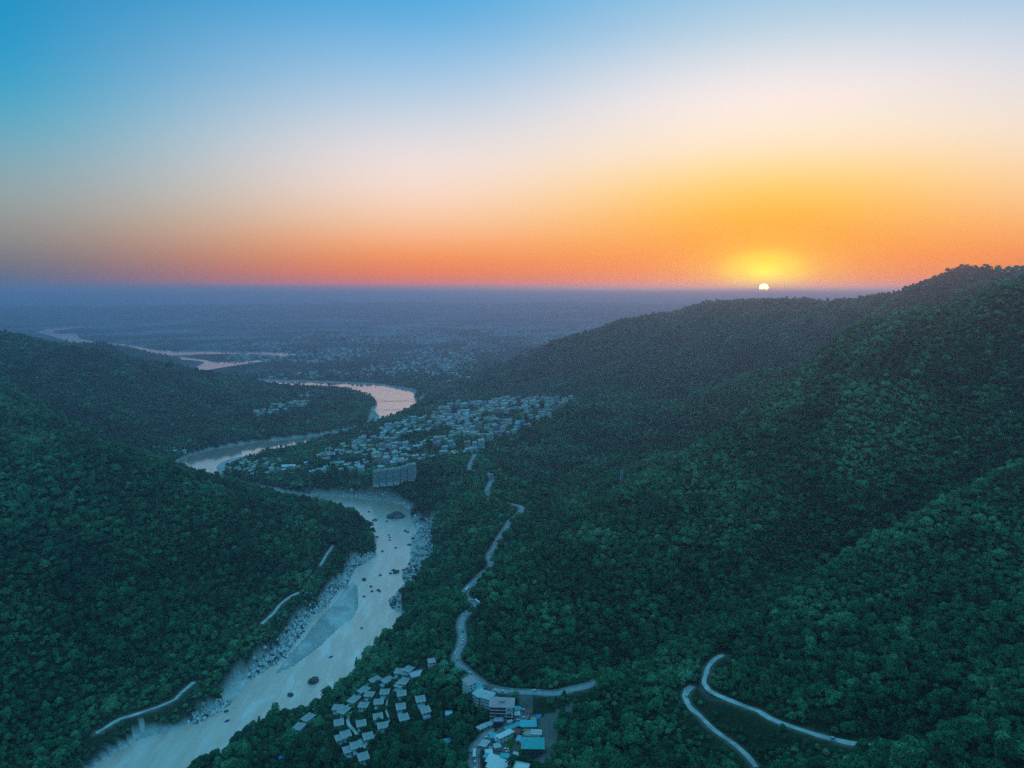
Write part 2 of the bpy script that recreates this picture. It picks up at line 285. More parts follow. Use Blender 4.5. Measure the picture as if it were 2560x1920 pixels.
_C = np.array(CTRL)
_A, _W, _S = solve_surface(detail(_C[:, 0], _C[:, 1], _C[:, 2]))
def inside(poly, x, y):
    c = np.zeros(x.shape, bool)
    n = len(poly)
    for i in range(n):
        x0, y0 = poly[i]; x1, y1 = poly[(i + 1) % n]
        if y0 == y1: continue
        m = ((y0 > y) != (y1 > y)) & (x < (x1 - x0) * (y - y0) / (y1 - y0) + x0)
        c ^= m
    return c
def seg_dist(line, x, y, closed=True):
    """distance to a polyline and, there, the value of the third column if it has one"""
    L = np.array(line, float); n = len(L)
    best = np.full(x.shape, 1e9); val = np.zeros(x.shape)
    for i in range(n if closed else n - 1):
        a, b = L[i], L[(i + 1) % n]
        dx, dy = b[0] - a[0], b[1] - a[1]
        t = np.clip(((x - a[0]) * dx + (y - a[1]) * dy) / (dx * dx + dy * dy + 1e-9), 0, 1)
        d = np.hypot(x - a[0] - t * dx, y - a[1] - t * dy)
        m = d < best
        best = np.where(m, d, best)
        if L.shape[1] > 2: val = np.where(m, a[2] + t * (b[2] - a[2]), val)
    return best, val
flat = lambda pts, z=0.0: [at_z(px, py, z)[:2] for px, py in pts]
RIVER_W = flat(RIVER_A)
GRAVEL_W, ISLAND_W = flat(GRAVEL, .8), flat(ISLAND, .5)
SANDS_W = {k: flat(v, 1.0) for k, v in SANDS.items()}
SLOPE_W = None

AZ = np.radians(np.concatenate([np.arange(-75, -46, 1.0), np.arange(-46, 46.01, 0.125), np.arange(47, 76, 1.0)]))
_lr = [math.log(230.0)]
while _lr[-1] < math.log(72000):
    r_ = math.exp(_lr[-1])
    _lr.append(_lr[-1] + (0.006 if r_ < 6300 else 0.012 if r_ < 12000 else 0.03))
RR = np.exp(np.array(_lr))
LR = np.array(_lr)

def build_height():
    r, a = np.meshgrid(RR, AZ, indexing='ij')
    x, y = r * np.sin(a), r * np.cos(a)
    z = base_height(x, y)
    z = z + detail(x, y, z)
    far = np.clip((r - 9000) / 5000, 0, 1)
    ridge = fbm(x / 5200 + 9, y / 1700 + 2, 4, True)
    env = np.clip(1 - np.abs(np.log(np.maximum(r, 1) / 15500)) / .55, 0, 1)
    z = np.where(r > 6500, 10 + (z - 10) * np.clip((9000 - r) / 2500, 0, 1), z)
    z = z + far * env * np.clip(ridge - .38, 0, 1) * 420
    z = np.maximum(z, 4.5 + 3 * fbm(x / 90, y / 90, 3))
    sand = np.zeros(z.shape); rock = np.zeros(z.shape); road = np.zeros(z.shape); water = np.zeros(z.shape)
    # river
    m = (r < 13500)
    xm, ym = x[m], y[m]
    ins = inside(RIVER_W, xm, ym)
    d, _ = seg_dist(RIVER_W, xm, ym)
    wob = (fbm(xm / 9, ym / 9, 2) - .5) * np.clip(d / 4, 0, 1) * 4
    zz = z[m]
    lim = np.where(r[m] < 3300, 0.55 + np.maximum(d + wob, 0) * 0.8 + np.maximum(d - 25, 0) * 1.2, .55 + .03 * d + np.maximum(d - 110, 0))
    zo = np.minimum(zz, lim)
    zo = np.where(ins, -np.clip(d * .5, 0.02, 4) - .02, zo)
    sh = np.where(ins, 1, np.clip((9 * fbm(xm / 22, ym / 22, 3) - 1.5 - d) / 3 + .3, 0, 1))
    z[m] = zo; sand[m] = np.where(r[m] < 4200, sh * .8, sh * np.clip(1 - d / 25, 0, 1))
    rock[m] = np.where(ins, 0, np.clip((15 * fbm(xm / 30 + 5, ym / 30, 3) - 3 - d) / 3, 0, 1)) * np.clip((2600 - r[m]) / 300, 0, 1)
    water[m] = ins
    # bars and island
    for poly, top, isl in ((GRAVEL_W, 2.2, 0), (ISLAND_W, 4.0, 1)):
        P = np.array(poly); lo, hi = P.min(0) - 30, P.max(0) + 30
        b = (x > lo[0]) & (x < hi[0]) & (y > lo[1]) & (y < hi[1])
        i2 = inside(poly, x[b], y[b]); d2, _ = seg_dist(poly, x[b], y[b])
        zz = np.where(i2, np.minimum(.1 + d2 * .12, top) + .5 * (fbm(x[b] / 6, y[b] / 6, 3) - .4) * np.clip(d2 / 6, 0, 1), z[b])
        z[b] = zz
        if not isl: pt = np.clip((fbm(x[b] / 14, y[b] / 22, 3) - .40) * 6 - np.clip((6 - d2) / 5, 0, .5), 0, 1); sand[b] = np.where(i2, .62 + .38 * pt, sand[b]); rock[b] = np.where(i2, 1, rock[b])
        water[b] = np.where(i2, 0, water[b])
    for k, poly in SANDS_W.items():
        P = np.array(poly); lo, hi = P.min(0) - 30, P.max(0) + 30
        b = (x > lo[0]) & (x < hi[0]) & (y > lo[1]) & (y < hi[1])
        if not b.any(): continue
        i2 = inside(poly, x[b], y[b]); d2, _ = seg_dist(poly, x[b], y[b])
        i2 &= water[b] < .5
        rough = 1.0 if k in 'abcf' else 3.0
        zz = np.minimum(z[b], .35 + np.minimum(d2 * .12, 1.5) + rough * np.maximum(fbm(x[b] / 8, y[b] / 8, 3) - .42, 0) * 3)
        z[b] = np.where(i2, zz, z[b])
        pat = {'a': 1.0, 'b': 1.0, 'c': .8, 'e': .75, 'i': .35, 'f': .4, 'k': .4}.get(k)
        v = pat if pat is not None else np.clip((fbm(x[b] / 16, y[b] / 16, 3) - .42) * 7, 0, 1)
        sand[b] = np.where(i2, v, sand[b]); rock[b] = np.where(i2, 1 - (v > .5), rock[b])
    sand = sand * np.clip((5.5 - z) / 2.5, 0, 1)
    # roads: bench cut into the slope
    for (nm, hw, _, _, _), L in zip(ROADS, ROAD_XYZ):
        lo, hi = L[:, :2].min(0) - 60, L[:, :2].max(0) + 60
        b = (x > lo[0]) & (x < hi[0]) & (y > lo[1]) & (y < hi[1])
        d2, v = seg_dist(L, x[b], y[b], False)
        k = np.clip((d2 - hw - 2.5) / 14, 0, 1); k = k * k * (3 - 2 * k)
        z[b] = (v - .35) * (1 - k) + z[b] * k
        road[b] = np.maximum(road[b], np.clip((hw + 4.2 - d2) / 3, 0, 1))
    # bare cut slope above the yard
    b = (np.abs(x - 40) < 120) & (r < 800)
    px, py = project(np.stack([x[b], y[b], z[b]], -1))
    i2 = inside(ROCKSLOPE, px, py)
    rock[b] = np.where(i2, 1, rock[b]); road[b] = np.where(i2, 1, road[b])
    z[b] = z[b] + np.where(i2, 2.2 * (fbm(x[b] / 5, y[b] / 5, 3) - .5), 0)
    b = (np.abs(x - 30) < 160) & (r < 900)
    px, py = project(np.stack([x[b], y[b], z[b]], -1))
    for poly in YARDS: road[b] = np.where(inside(poly, px, py), 1, road[b])
    return x, y, z, sand, rock, road, water

GX, GY, GZ, GSAND, GROCK, GROAD, GWATER = build_height()
def gsample(G, x, y):
    x, y = np.asarray(x, float), np.asarray(y, float)
    a = np.interp(np.arctan2(x, y), AZ, np.arange(len(AZ)))
    q = np.interp(np.log(np.maximum(np.hypot(x, y), 1)), LR, np.arange(len(LR)))
    i, j = np.minimum(q.astype(int), len(LR) - 2), np.minimum(a.astype(int), len(AZ) - 2)
    u, v = q - i, a - j
    return (G[i, j] * (1 - u) + G[i + 1, j] * u) * (1 - v) + (G[i, j + 1] * (1 - u) + G[i + 1, j + 1] * u) * v
hz = lambda x, y: float(gsample(GZ, x, y))
_ELEV = (GZ - CAM_Z) / RR[:, None]
_RUN = np.maximum.accumulate(_ELEV, 0)
def hit(px, py, lift=0.0):
    """the ground point seen at a pixel"""
    x, y, d = ray(px, py)
    h = math.hypot(x, y); a = math.atan2(x, y); s = d / h
    prof = gsample(GZ, RR * math.sin(a), RR * math.cos(a)) + lift
    e = (prof - CAM_Z) / RR
    k = np.argmax(e >= s)
    if k == 0: return None
    t = (s - e[k - 1]) / (e[k] - e[k - 1] + 1e-12)
    r_ = RR[k - 1] + t * (RR[k] - RR[k - 1])
    X, Y = r_ * math.sin(a), r_ * math.cos(a)
    return X, Y, hz(X, Y)
def visible(x, y, ztop, margin=.004):
    q = np.interp(np.log(np.hypot(x, y)), LR, np.arange(len(LR)))
    run = gsample(_RUN, x * .985, y * .985)
    return (ztop - CAM_Z) / np.hypot(x, y) > run - margin
# ---------------------------------------------------------------- materials
MAT = {}
def mat(name, col, rough=.8, var=.25, scale=.3, bump=0.0, spec=.25, col2=None, metal=0.0):
    if name in MAT: return MAT[name]
    m = bpy.data.materials.new(name); m.use_nodes = True; t = m.node_tree
    b = t.nodes['Principled BSDF']
    b.inputs['Roughness'].default_value = rough; b.inputs['Specular IOR Level'].default_value = spec; b.inputs['Metallic'].default_value = metal
    co = N(t, 'ShaderNodeTexCoord'); nz = N(t, 'ShaderNodeTexNoise'); nz.inputs['Scale'].default_value = scale; nz.inputs['Detail'].default_value = 4
    t.links.new(co.outputs['Object'], nz.inputs[0])
    d = tuple(c * (1 - var) for c in col); l = col2 or tuple(min(1, c * (1 + var)) for c in col)
    t.links.new(ramp(t, nz.outputs[0], [(.32, d), (.68, l)]), b.inputs['Base Color'])
    if bump:
        bp = N(t, 'ShaderNodeBump'); bp.inputs['Strength'].default_value = bump; bp.inputs['Distance'].default_value = .5
        t.links.new(nz.outputs[0], bp.inputs['Height']); t.links.new(bp.outputs[0], b.inputs['Normal'])
    MAT[name] = m; return m
def attr(t, name, kind='GEOMETRY'):
    n = N(t, 'ShaderNodeAttribute'); n.attribute_name = name; n.attribute_type = kind; return n.outputs['Fac']

def tag(o, label=None, cat=None, group=None, kind=None):
    for k, v in (('label', label), ('category', cat), ('group', group), ('kind', kind)):
        if v: o[k] = v
    return o
class MB:
    """collects simple solids, then links them as one mesh object"""
    def __init__(s): s.v, s.f, s.m = [], [], []
    def poly(s, pts, faces, mi=0):
        o = len(s.v); s.v += [tuple(p) for p in pts]
        for f in faces: s.f.append(tuple(i + o for i in f)); s.m.append(mi)
    def box(s, x0, x1, y0, y1, z0, z1, mi=0, top=None):
        s.poly([(x0,y0,z0),(x1,y0,z0),(x1,y1,z0),(x0,y1,z0),(x0,y0,z1),(x1,y0,z1),(x1,y1,z1),(x0,y1,z1)],
               [(0,3,2,1),(0,1,5,4),(1,2,6,5),(2,3,7,6),(3,0,4,7)], mi)
        s.f.append(tuple(len(s.v) - 8 + i for i in (4,5,6,7))); s.m.append(mi if top is None else top)
    def bar(s, a, b, w, mi=0, h=None):
        a, b = Vector(a), Vector(b); d = (b - a).normalized()
        u = d.cross(Vector((0,0,1))); u = u.normalized() if u.length > 1e-3 else Vector((1,0,0))
        n = u.cross(d).normalized(); u = u * w / 2; n = n * (h or w) / 2
        P = [a-u-n, a+u-n, a+u+n, a-u+n, b-u-n, b+u-n, b+u+n, b-u+n]
        s.poly(P, [(0,1,2,3),(7,6,5,4),(0,4,5,1),(1,5,6,2),(2,6,7,3),(3,7,4,0)], mi)
    def prism(s, ring0, ring1, mi=0, caps=True):
        n = len(ring0); o = len(s.v); s.v += [tuple(p) for p in ring0] + [tuple(p) for p in ring1]
        for i in range(n):
            s.f.append((o+i, o+(i+1)%n, o+n+(i+1)%n, o+n+i)); s.m.append(mi)
        if caps:
            s.f.append(tuple(o+i for i in reversed(range(n)))); s.m.append(mi)
            s.f.append(tuple(o+n+i for i in range(n))); s.m.append(mi)
    def gable(s, x0, x1, y0, y1, z0, rise, mi=0, t=.25):
        ym = (y0 + y1) / 2
        s.poly([(x0,y0,z0),(x1,y0,z0),(x1,ym,z0+rise),(x0,ym,z0+rise),(x0,y1,z0),(x1,y1,z0),
                (x0,y0,z0-t),(x1,y0,z0-t),(x1,ym,z0+rise-t),(x0,ym,z0+rise-t),(x0,y1,z0-t),(x1,y1,z0-t)],
               [(0,1,2,3),(3,2,5,4),(7,6,9,8),(8,9,10,11),(0,6,7,1),(5,11,10,4),(1,7,8,2),(2,8,11,5),(0,3,9,6),(3,4,10,9)], mi)
    def mesh(s, name, mats, smooth=False):
        me = bpy.data.meshes.new(name); me.from_pydata(s.v, [], s.f); me.update()
        for m in mats: me.materials.append(m)
        if len(mats) > 1: me.polygons.foreach_set('material_index', s.m)
        if smooth: me.polygons.foreach_set('use_smooth', [True] * len(me.polygons))
        return me
    def obj(s, name, mats, parent=None, smooth=False):
        return link(name, s.mesh(name, mats if isinstance(mats, (list, tuple)) else [mats], smooth), parent)
def link(name, data, parent=None, loc=None, rz=None, scale=None):
    o = bpy.data.objects.new(name, data); COL.objects.link(o)
    if parent: o.parent = parent
    if loc is not None: o.location = loc
    if rz is not None: o.rotation_euler = (0, 0, rz)
    if scale is not None: o.scale = scale
    return o
ORD = 'first second third fourth fifth sixth seventh eighth ninth tenth eleventh twelfth thirteenth fourteenth fifteenth sixteenth seventeenth eighteenth nineteenth twentieth'.split()
TENS = {2: ('twenty', 'twentieth'), 3: ('thirty', 'thirtieth'), 4: ('forty', 'fortieth'), 5: ('fifty', 'fiftieth'), 6: ('sixty', 'sixtieth'), 7: ('seventy', 'seventieth')}
def ordinal(n):
    if n <= 20: return ORD[n - 1]
    a, b = divmod(n, 10)
    return TENS[a][1] if b == 0 else TENS[a][0] + '-' + ORD[b - 1]

def rough_mat(name): return MAT[name]
# ---------------------------------------------------------------- ground, river, roads
def ground_material():
    m = bpy.data.materials.new('ground'); m.use_nodes = True; t = m.node_tree; b = t.nodes['Principled BSDF']
    b.inputs['Roughness'].default_value = .95; b.inputs['Specular IOR Level'].default_value = .1
    co = N(t, 'ShaderNodeTexCoord')
    def noise(sc, det=5):
        n = N(t, 'ShaderNodeTexNoise'); n.inputs['Scale'].default_value = sc; n.inputs['Detail'].default_value = det
        t.links.new(co.outputs['Object'], n.inputs[0]); return n.outputs[0]
    n1, n2, n3 = noise(.004), noise(.05), noise(.6)
    soil = ramp(t, n1, [(.35, (.018, .040, .018)), (.5, (.026, .052, .024)), (.68, (.045, .072, .034))])
    # plain beyond the hills: woods, fields and pale settlement
    pl = ramp(t, noise(.0011, 9), [(.36, (.018, .040, .026)), (.47, (.035, .058, .042)), (.54, (.12, .13, .13)), (.62, (.22, .22, .23))])
    far = attr(t, 'plain')
    c = mix(t, far, soil, pl)
    sandc = ramp(t, n2, [(.3, (.62, .60, .56)), (.55, (.76, .75, .70)), (.75, (.85, .84, .80))])
    stones = ramp(t, n3, [(.38, (.68, .68, .68)), (.6, (1, 1, 1))])
    sandc = mix(t, 1.0, sandc, stones, 'MULTIPLY')
    rockc = ramp(t, n3, [(.3, (.05, .055, .055)), (.52, (.14, .14, .13)), (.72, (.34, .34, .32))])
    c = mix(t, attr(t, 'rock'), c, rockc)
    c = mix(t, attr(t, 'sand'), c, sandc)
    earth = ramp(t, n2, [(.3, (.13, .13, .115)), (.7, (.24, .235, .21))])
    c = mix(t, attr(t, 'bare'), c, earth)
    t.links.new(c, b.inputs['Base Color'])
    bp = N(t, 'ShaderNodeBump'); bp.inputs['Strength'].default_value = .6; bp.inputs['Distance'].default_value = 1.2
    t.links.new(n3, bp.inputs['Height']); t.links.new(bp.outputs[0], b.inputs['Normal'])
    return m
def grid_mesh(name, X, Y, Z, attrs, m):
    nr, nc = X.shape
    me = bpy.data.meshes.new(name)
    me.vertices.add(nr * nc); me.vertices.foreach_set('co', np.stack([X, Y, Z], -1).astype(np.float32).ravel())
    i = np.arange((nr - 1) * nc).reshape(nr - 1, nc)[:, :-1].ravel()
    q = np.stack([i, i + 1, i + nc + 1, i + nc], -1)[:, ::-1]
    me.loops.add(q.size); me.polygons.add(len(q))
    me.loops.foreach_set('vertex_index', q.ravel().astype(np.int32))
    me.polygons.foreach_set('loop_start', np.arange(0, q.size, 4, dtype=np.int32))
    me.update(calc_edges=True)
    me.polygons.foreach_set('use_smooth', np.ones(len(q), bool))
    for k, v in attrs.items():
        a = me.attributes.new(k, 'FLOAT', 'POINT'); a.data.foreach_set('value', v.astype(np.float32).ravel())
    me.materials.append(m); me.update()
    return me
_rr = RR[:, None] + 0 * GX
PLAIN = np.clip((_rr - 3300) / 700, 0, 1) * np.clip((55 - GZ) / 30, 0, 1)
terrain = link('terrain', grid_mesh('terrain', GX, GY, GZ, {'sand': np.clip(GSAND, 0, 1), 'rock': np.clip(GROCK, 0, 1) * .85, 'bare': np.clip(GROAD * 1.4 - .4, 0, 1) * .8, 'plain': PLAIN}, ground_material()))
tag(terrain, 'forested valley sides and hazy plain around the river', 'terrain', kind='structure')

def water_material():
    m = bpy.data.materials.new('river_water'); m.use_nodes = True; t = m.node_tree; b = t.nodes['Principled BSDF']
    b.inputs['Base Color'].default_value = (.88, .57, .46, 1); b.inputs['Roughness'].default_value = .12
    b.inputs['IOR'].default_value = 1.8; b.inputs['Specular IOR Level'].default_value = 1.0; b.inputs['Metallic'].default_value = .6
    co = N(t, 'ShaderNodeTexCoord')
    mp = N(t, 'ShaderNodeMapping'); mp.inputs['Scale'].default_value = (1.0, .45, 1); mp.inputs['Rotation'].default_value = (0, 0, R(-25))
    t.links.new(co.outputs['Object'], mp.inputs[0])
    n1 = N(t, 'ShaderNodeTexNoise'); n1.inputs['Scale'].default_value = .11; n1.inputs['Detail'].default_value = 5; t.links.new(mp.outputs[0], n1.inputs[0])
    n2 = N(t, 'ShaderNodeTexNoise'); n2.inputs['Scale'].default_value = .012; n2.inputs['Detail'].default_value = 3; t.links.new(co.outputs['Object'], n2.inputs[0])
    st_ = ramp(t, n2.outputs[0], [(.42, (.12, .12, .12)), (.62, (.9, .9, .9))])
    s2 = N(t, 'ShaderNodeSeparateColor'); t.links.new(st_, s2.inputs[0])
    bp = N(t, 'ShaderNodeBump'); bp.inputs['Distance'].default_value = 1.7
    sx = N(t, 'ShaderNodeSeparateXYZ'); t.links.new(co.outputs['Object'], sx.inputs[0])
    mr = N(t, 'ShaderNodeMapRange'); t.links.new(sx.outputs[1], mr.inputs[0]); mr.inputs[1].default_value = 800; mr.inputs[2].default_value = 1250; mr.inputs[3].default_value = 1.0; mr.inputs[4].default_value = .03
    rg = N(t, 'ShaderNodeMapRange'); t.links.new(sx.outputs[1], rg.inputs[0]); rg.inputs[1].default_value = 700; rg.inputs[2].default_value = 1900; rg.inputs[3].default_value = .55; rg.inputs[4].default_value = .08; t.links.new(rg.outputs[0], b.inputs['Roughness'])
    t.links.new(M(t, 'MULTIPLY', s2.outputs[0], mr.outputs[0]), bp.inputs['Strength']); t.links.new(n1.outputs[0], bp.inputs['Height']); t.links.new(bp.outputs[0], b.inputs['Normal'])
    fl = N(t, 'ShaderNodeMapping'); fl.inputs['Rotation'].default_value = (0, 0, R(28)); fl.inputs['Scale'].default_value = (1.0, .22, 1); t.links.new(co.outputs['Object'], fl.inputs[0])
    n3 = N(t, 'ShaderNodeTexNoise'); n3.inputs['Scale'].default_value = .07; n3.inputs['Detail'].default_value = 6; n3.inputs['Roughness'].default_value = .65; t.links.new(fl.outputs[0], n3.inputs[0])
    foam = ramp(t, n3.outputs[0], [(.51, (0, 0, 0)), (.62, (1, 1, 1))])
    fs = N(t, 'ShaderNodeSeparateColor'); t.links.new(foam, fs.inputs[0])
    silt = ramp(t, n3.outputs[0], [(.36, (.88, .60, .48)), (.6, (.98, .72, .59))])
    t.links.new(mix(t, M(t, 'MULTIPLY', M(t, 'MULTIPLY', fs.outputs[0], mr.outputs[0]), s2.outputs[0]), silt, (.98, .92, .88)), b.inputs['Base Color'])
    return m
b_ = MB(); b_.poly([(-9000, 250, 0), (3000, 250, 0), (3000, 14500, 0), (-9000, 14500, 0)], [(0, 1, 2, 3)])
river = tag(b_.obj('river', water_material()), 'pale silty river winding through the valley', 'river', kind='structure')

asphalt = mat('asphalt', (.34, .345, .34), .9, .2, .25)
dirt = mat('dirt_lane', (.56, .56, .52), .95, .3, .12)
def smooth_line(L, step=6.0):
    L = np.asarray(L); out = []
    for i in range(len(L) - 1):
        p0, p1, p2, p3 = L[max(i-1, 0)], L[i], L[i+1], L[min(i+2, len(L)-1)]
        n = max(1, int(np.linalg.norm(p2 - p1) / step))
        for k in range(n):
            t = k / n
            out.append(.5 * ((2*p1) + (-p0+p2)*t + (2*p0-5*p1+4*p2-p3)*t*t + (-p0+3*p1-3*p2+p3)*t**3))
    out.append(L[-1]); return np.array(out)
def ribbon(mb, S, hw, dz=0.12, t=.5, off=0.0, mi=0, rag=0.0):
    d = np.gradient(S, axis=0)[:, :2]; d /= np.linalg.norm(d, axis=1)[:, None] + 1e-9
    nrm = np.stack([-d[:, 1], d[:, 0]], -1)
    if rag: hw = (hw * (.7 + .75 * vnoise(S[:, 0] / 9, S[:, 1] / 9)))[:, None]; off = (rag * (vnoise(S[:, 0] / 14 + 7, S[:, 1] / 14) - .5))[:, None]
    a, b = S[:, :2] + nrm * (off - hw), S[:, :2] + nrm * (off + hw); z = S[:, 2] + dz
    for i in range(len(S) - 1):
        P = []
        for j in (i, i + 1): P += [(*a[j], z[j]), (*b[j], z[j]), (*a[j], z[j] - t), (*b[j], z[j] - t)]
        mb.poly(P, [(0, 4, 5, 1), (2, 3, 7, 6), (0, 2, 6, 4), (1, 5, 7, 3)], mi)
ROAD_S = []
RLAB = ['busy grey valley road winding below the spur to the village', 'grey side road running into the hollow behind the village', 'upper pale lane crossing the dark forest of the near spur', 'lower pale lane dropping through the near forest',
        'long narrow lane above the river on the near hill', 'short pale lane above the gravel bar', 'short lane near the tip of the wooded spur']
for k, ((nm, hw, _, _, _), L) in enumerate(zip(ROADS, ROAD_XYZ)):
    S = smooth_line(L); ROAD_S.append(S)
    mb = MB(); ribbon(mb, S, hw, rag=0.0 if k < 2 else 2.0)
    o = mb.obj({'main_road': 'road', 'side_road': 'road'}.get(nm, 'lane'), asphalt if k < 2 else dirt); tag(o, RLAB[k], 'road', kind='structure')
    if k < 2:
        mk = MB(); ribbon(mk, S, .16, .128, .005)
        mk.obj('centre_line', mat('road_paint', (.6, .6, .56), .7, .1), o)
        for s_ in (-1, 1):
            mk = MB(); ribbon(mk, S, .28, .75, 1.1, s_ * (hw + .9))
            mk.obj('parapet', mat('concrete', (.34, .35, .34), .9, .25, .4), o)
# ---------------------------------------------------------------- trees
def leaf_material(name, stops, rough=.75):
    m = bpy.data.materials.new(name); m.use_nodes = True; t = m.node_tree; b = t.nodes['Principled BSDF']
    b.inputs['Roughness'].default_value = rough; b.inputs['Specular IOR Level'].default_value = .15
    tint = attr(t, 'tint', 'INSTANCER')
    c = ramp(t, tint, stops)
    v = attr(t, 'leaf')
    c = mix(t, 1.0, c, ramp(t, v, [(0, (.38, .40, .40)), (1, (1.85, 1.85, 1.75))]), 'MULTIPLY')
    t.links.new(c, b.inputs['Base Color'])
    tr = N(t, 'ShaderNodeBsdfTranslucent'); t.links.new(c, tr.inputs[0])
    ms = N(t, 'ShaderNodeMixShader'); ms.inputs[0].default_value = .16
    t.links.new(b.outputs[0], ms.inputs[1]); t.links.new(tr.outputs[0], ms.inputs[2]); t.links.new(ms.outputs[0], t.nodes['Material Output'].inputs[0])
    return m
LEAF = leaf_material('foliage', [(0, (.010, .080, .040)), (.3, (.018, .140, .066)), (.55, (.032, .205, .092)), (.8, (.064, .285, .130)), (1, (.14, .37, .21))])
LEAF_Y = leaf_material('yellow_foliage', [(0, (.45, .28, .05)), (1, (.55, .36, .08))])
LEAF_B = leaf_material('bright_foliage', [(0, (.07, .26, .03)), (1, (.10, .32, .05))])
BARK = mat('bark', (.09, .075, .06), .95, .3, 1.0)

def crown_mesh(name, seed, R0, H, n, size, kind='round', leafmat=None):
    """crown of leaf clumps spread over several lobes"""
    rs = np.random.RandomState(seed)
    lobes = []
    if kind == 'round':
        k = rs.randint(8, 13)
        for i in range(k):
            a = 2 * math.pi * (i + rs.rand() * .6) / k; d = R0 * (.30 + .32 * rs.rand())
            lobes.append((d * math.cos(a), d * math.sin(a), H * (.46 + .22 * rs.rand()), R0 * (.26 + .20 * rs.rand()), H * (.12 + .09 * rs.rand())))
        for i in range(4): lobes.append((rs.randn() * R0 * .16, rs.randn() * R0 * .16, H * (.70 + .09 * rs.rand()), R0 * (.40 + .12 * rs.rand()), H * .20))
    elif kind == 'tall':
        for i in range(8):
            z = .34 + .56 * i / 7; w = R0 * (.75 - .5 * abs(z - .5))
            lobes.append((rs.randn() * R0 * .2, rs.randn() * R0 * .2, H * z, w, H * .12))
    else:  # conical
        for i in range(7):
            z = .22 + .68 * i / 6
            lobes.append((rs.randn() * .2, rs.randn() * .2, H * z, R0 * (1.02 - z) * .95 + .3, H * .085))
    L = np.array(lobes)
    w = L[:, 3] * L[:, 4] + .1; idx = rs.choice(len(L), n, p=w / w.sum())
    d = rs.randn(n, 3); d[:, 2] = np.abs(d[:, 2]) * 1.1 - .35; d /= np.linalg.norm(d, axis=1)[:, None]
    rad = (.80 + .26 * rs.rand(n))[:, None]
    P = L[idx, :3] + d * rad * np.stack([L[idx, 3], L[idx, 3], L[idx, 4]], -1)
    nr = d * 1.0 + rs.randn(n, 3) * .34 + np.array([0, 0, .12]); nr /= np.linalg.norm(nr, axis=1)[:, None]
    u = np.cross(nr, rs.randn(n, 3)); u /= np.linalg.norm(u, axis=1)[:, None] + 1e-9
    v = np.cross(nr, u)
    s = (size * (.6 + .8 * rs.rand(n)))[:, None]
    # each clump: a five-cornered spray, folded along the middle
    base = P - v * s * .5
    c1, c2 = P + u * s * .5 - nr * s * .14 + v * s * .05, P - u * s * .5 - nr * s * .14 - v * s * .05
    tip = P + v * s * .62 - nr * s * .10
    V = np.stack([base, c1, tip, c2], 1).reshape(-1, 3)
    i0 = np.arange(n) * 4
    F = np.stack([i0, i0 + 1, i0 + 2, i0, i0 + 2, i0 + 3], -1).reshape(-1, 3)
    leaf = np.repeat(rs.rand(n), 4)
    lob = np.repeat(rs.rand(len(L))[idx], 4)
    me = bpy.data.meshes.new(name); me.from_pydata(V.tolist(), [], F.tolist())
    a = me.attributes.new('leaf', 'FLOAT', 'POINT'); a.data.foreach_set('value', (.45 * leaf + .55 * lob).astype(np.float32))
    me.materials.append(leafmat or LEAF); me.update(); return me
def trunk_mesh(name, H, seed):
    rs = random.Random(seed); mb = MB()
    def limb(a, b, r0, r1):
        a, b = Vector(a), Vector(b); d = (b - a).normalized(); u = d.orthogonal().normalized(); w = d.cross(u)
        ring = lambda c, r: [c + (u * math.cos(t) + w * math.sin(t)) * r for t in [2 * math.pi * k / 6 for k in range(6)]]
        mb.prism(ring(a, r0), ring(b, r1))
    top = (rs.uniform(-.4, .4), rs.uniform(-.4, .4), H * .5)
    limb((0, 0, -1.0), top, H * .036, H * .022)
    for k in range(4):
        a = 2 * math.pi * (k + rs.random()) / 4
        limb(top, (math.cos(a) * H * .26, math.sin(a) * H * .26, H * (.62 + .12 * rs.random())), H * .02, H * .008)
    return mb.mesh(name, [BARK])
TREES_NEAR = [(crown_mesh('crown', 11 + i, R_, H_, 1000, .72, k_), trunk_mesh('trunk', H_, i)) for i, (R_, H_, k_) in enumerate([(5.0, 10, 'round'), (4.3, 9, 'round'), (5.8, 11, 'round'), (3.6, 12, 'tall'), (4.7, 8.5, 'round'), (2.6, 11, 'cone')])]
def joined_tree(name, seed, R_, H_, n, size, k_):
    me = crown_mesh(name, seed, R_, H_, n, size, k_); return me
PROTO = bpy.data.collections.new('tree_kinds'); PROTO_FAR = bpy.data.collections.new('far_tree_kinds')
for i, (R_, H_, k_) in enumerate([(5.0, 10, 'round'), (4.3, 9, 'round'), (5.8, 11, 'round'), (3.6, 12, 'tall'), (4.7, 8.5, 'round'), (2.6, 11, 'cone')]):
    o = bpy.data.objects.new('tree_kind_%d' % i, TREES_NEAR[i][0]); PROTO.objects.link(o)
    o = bpy.data.objects.new('far_tree_kind_%d' % i, crown_mesh('far_crown', 31 + i, R_, H_, 150, 1.9, k_)); PROTO_FAR.objects.link(o)

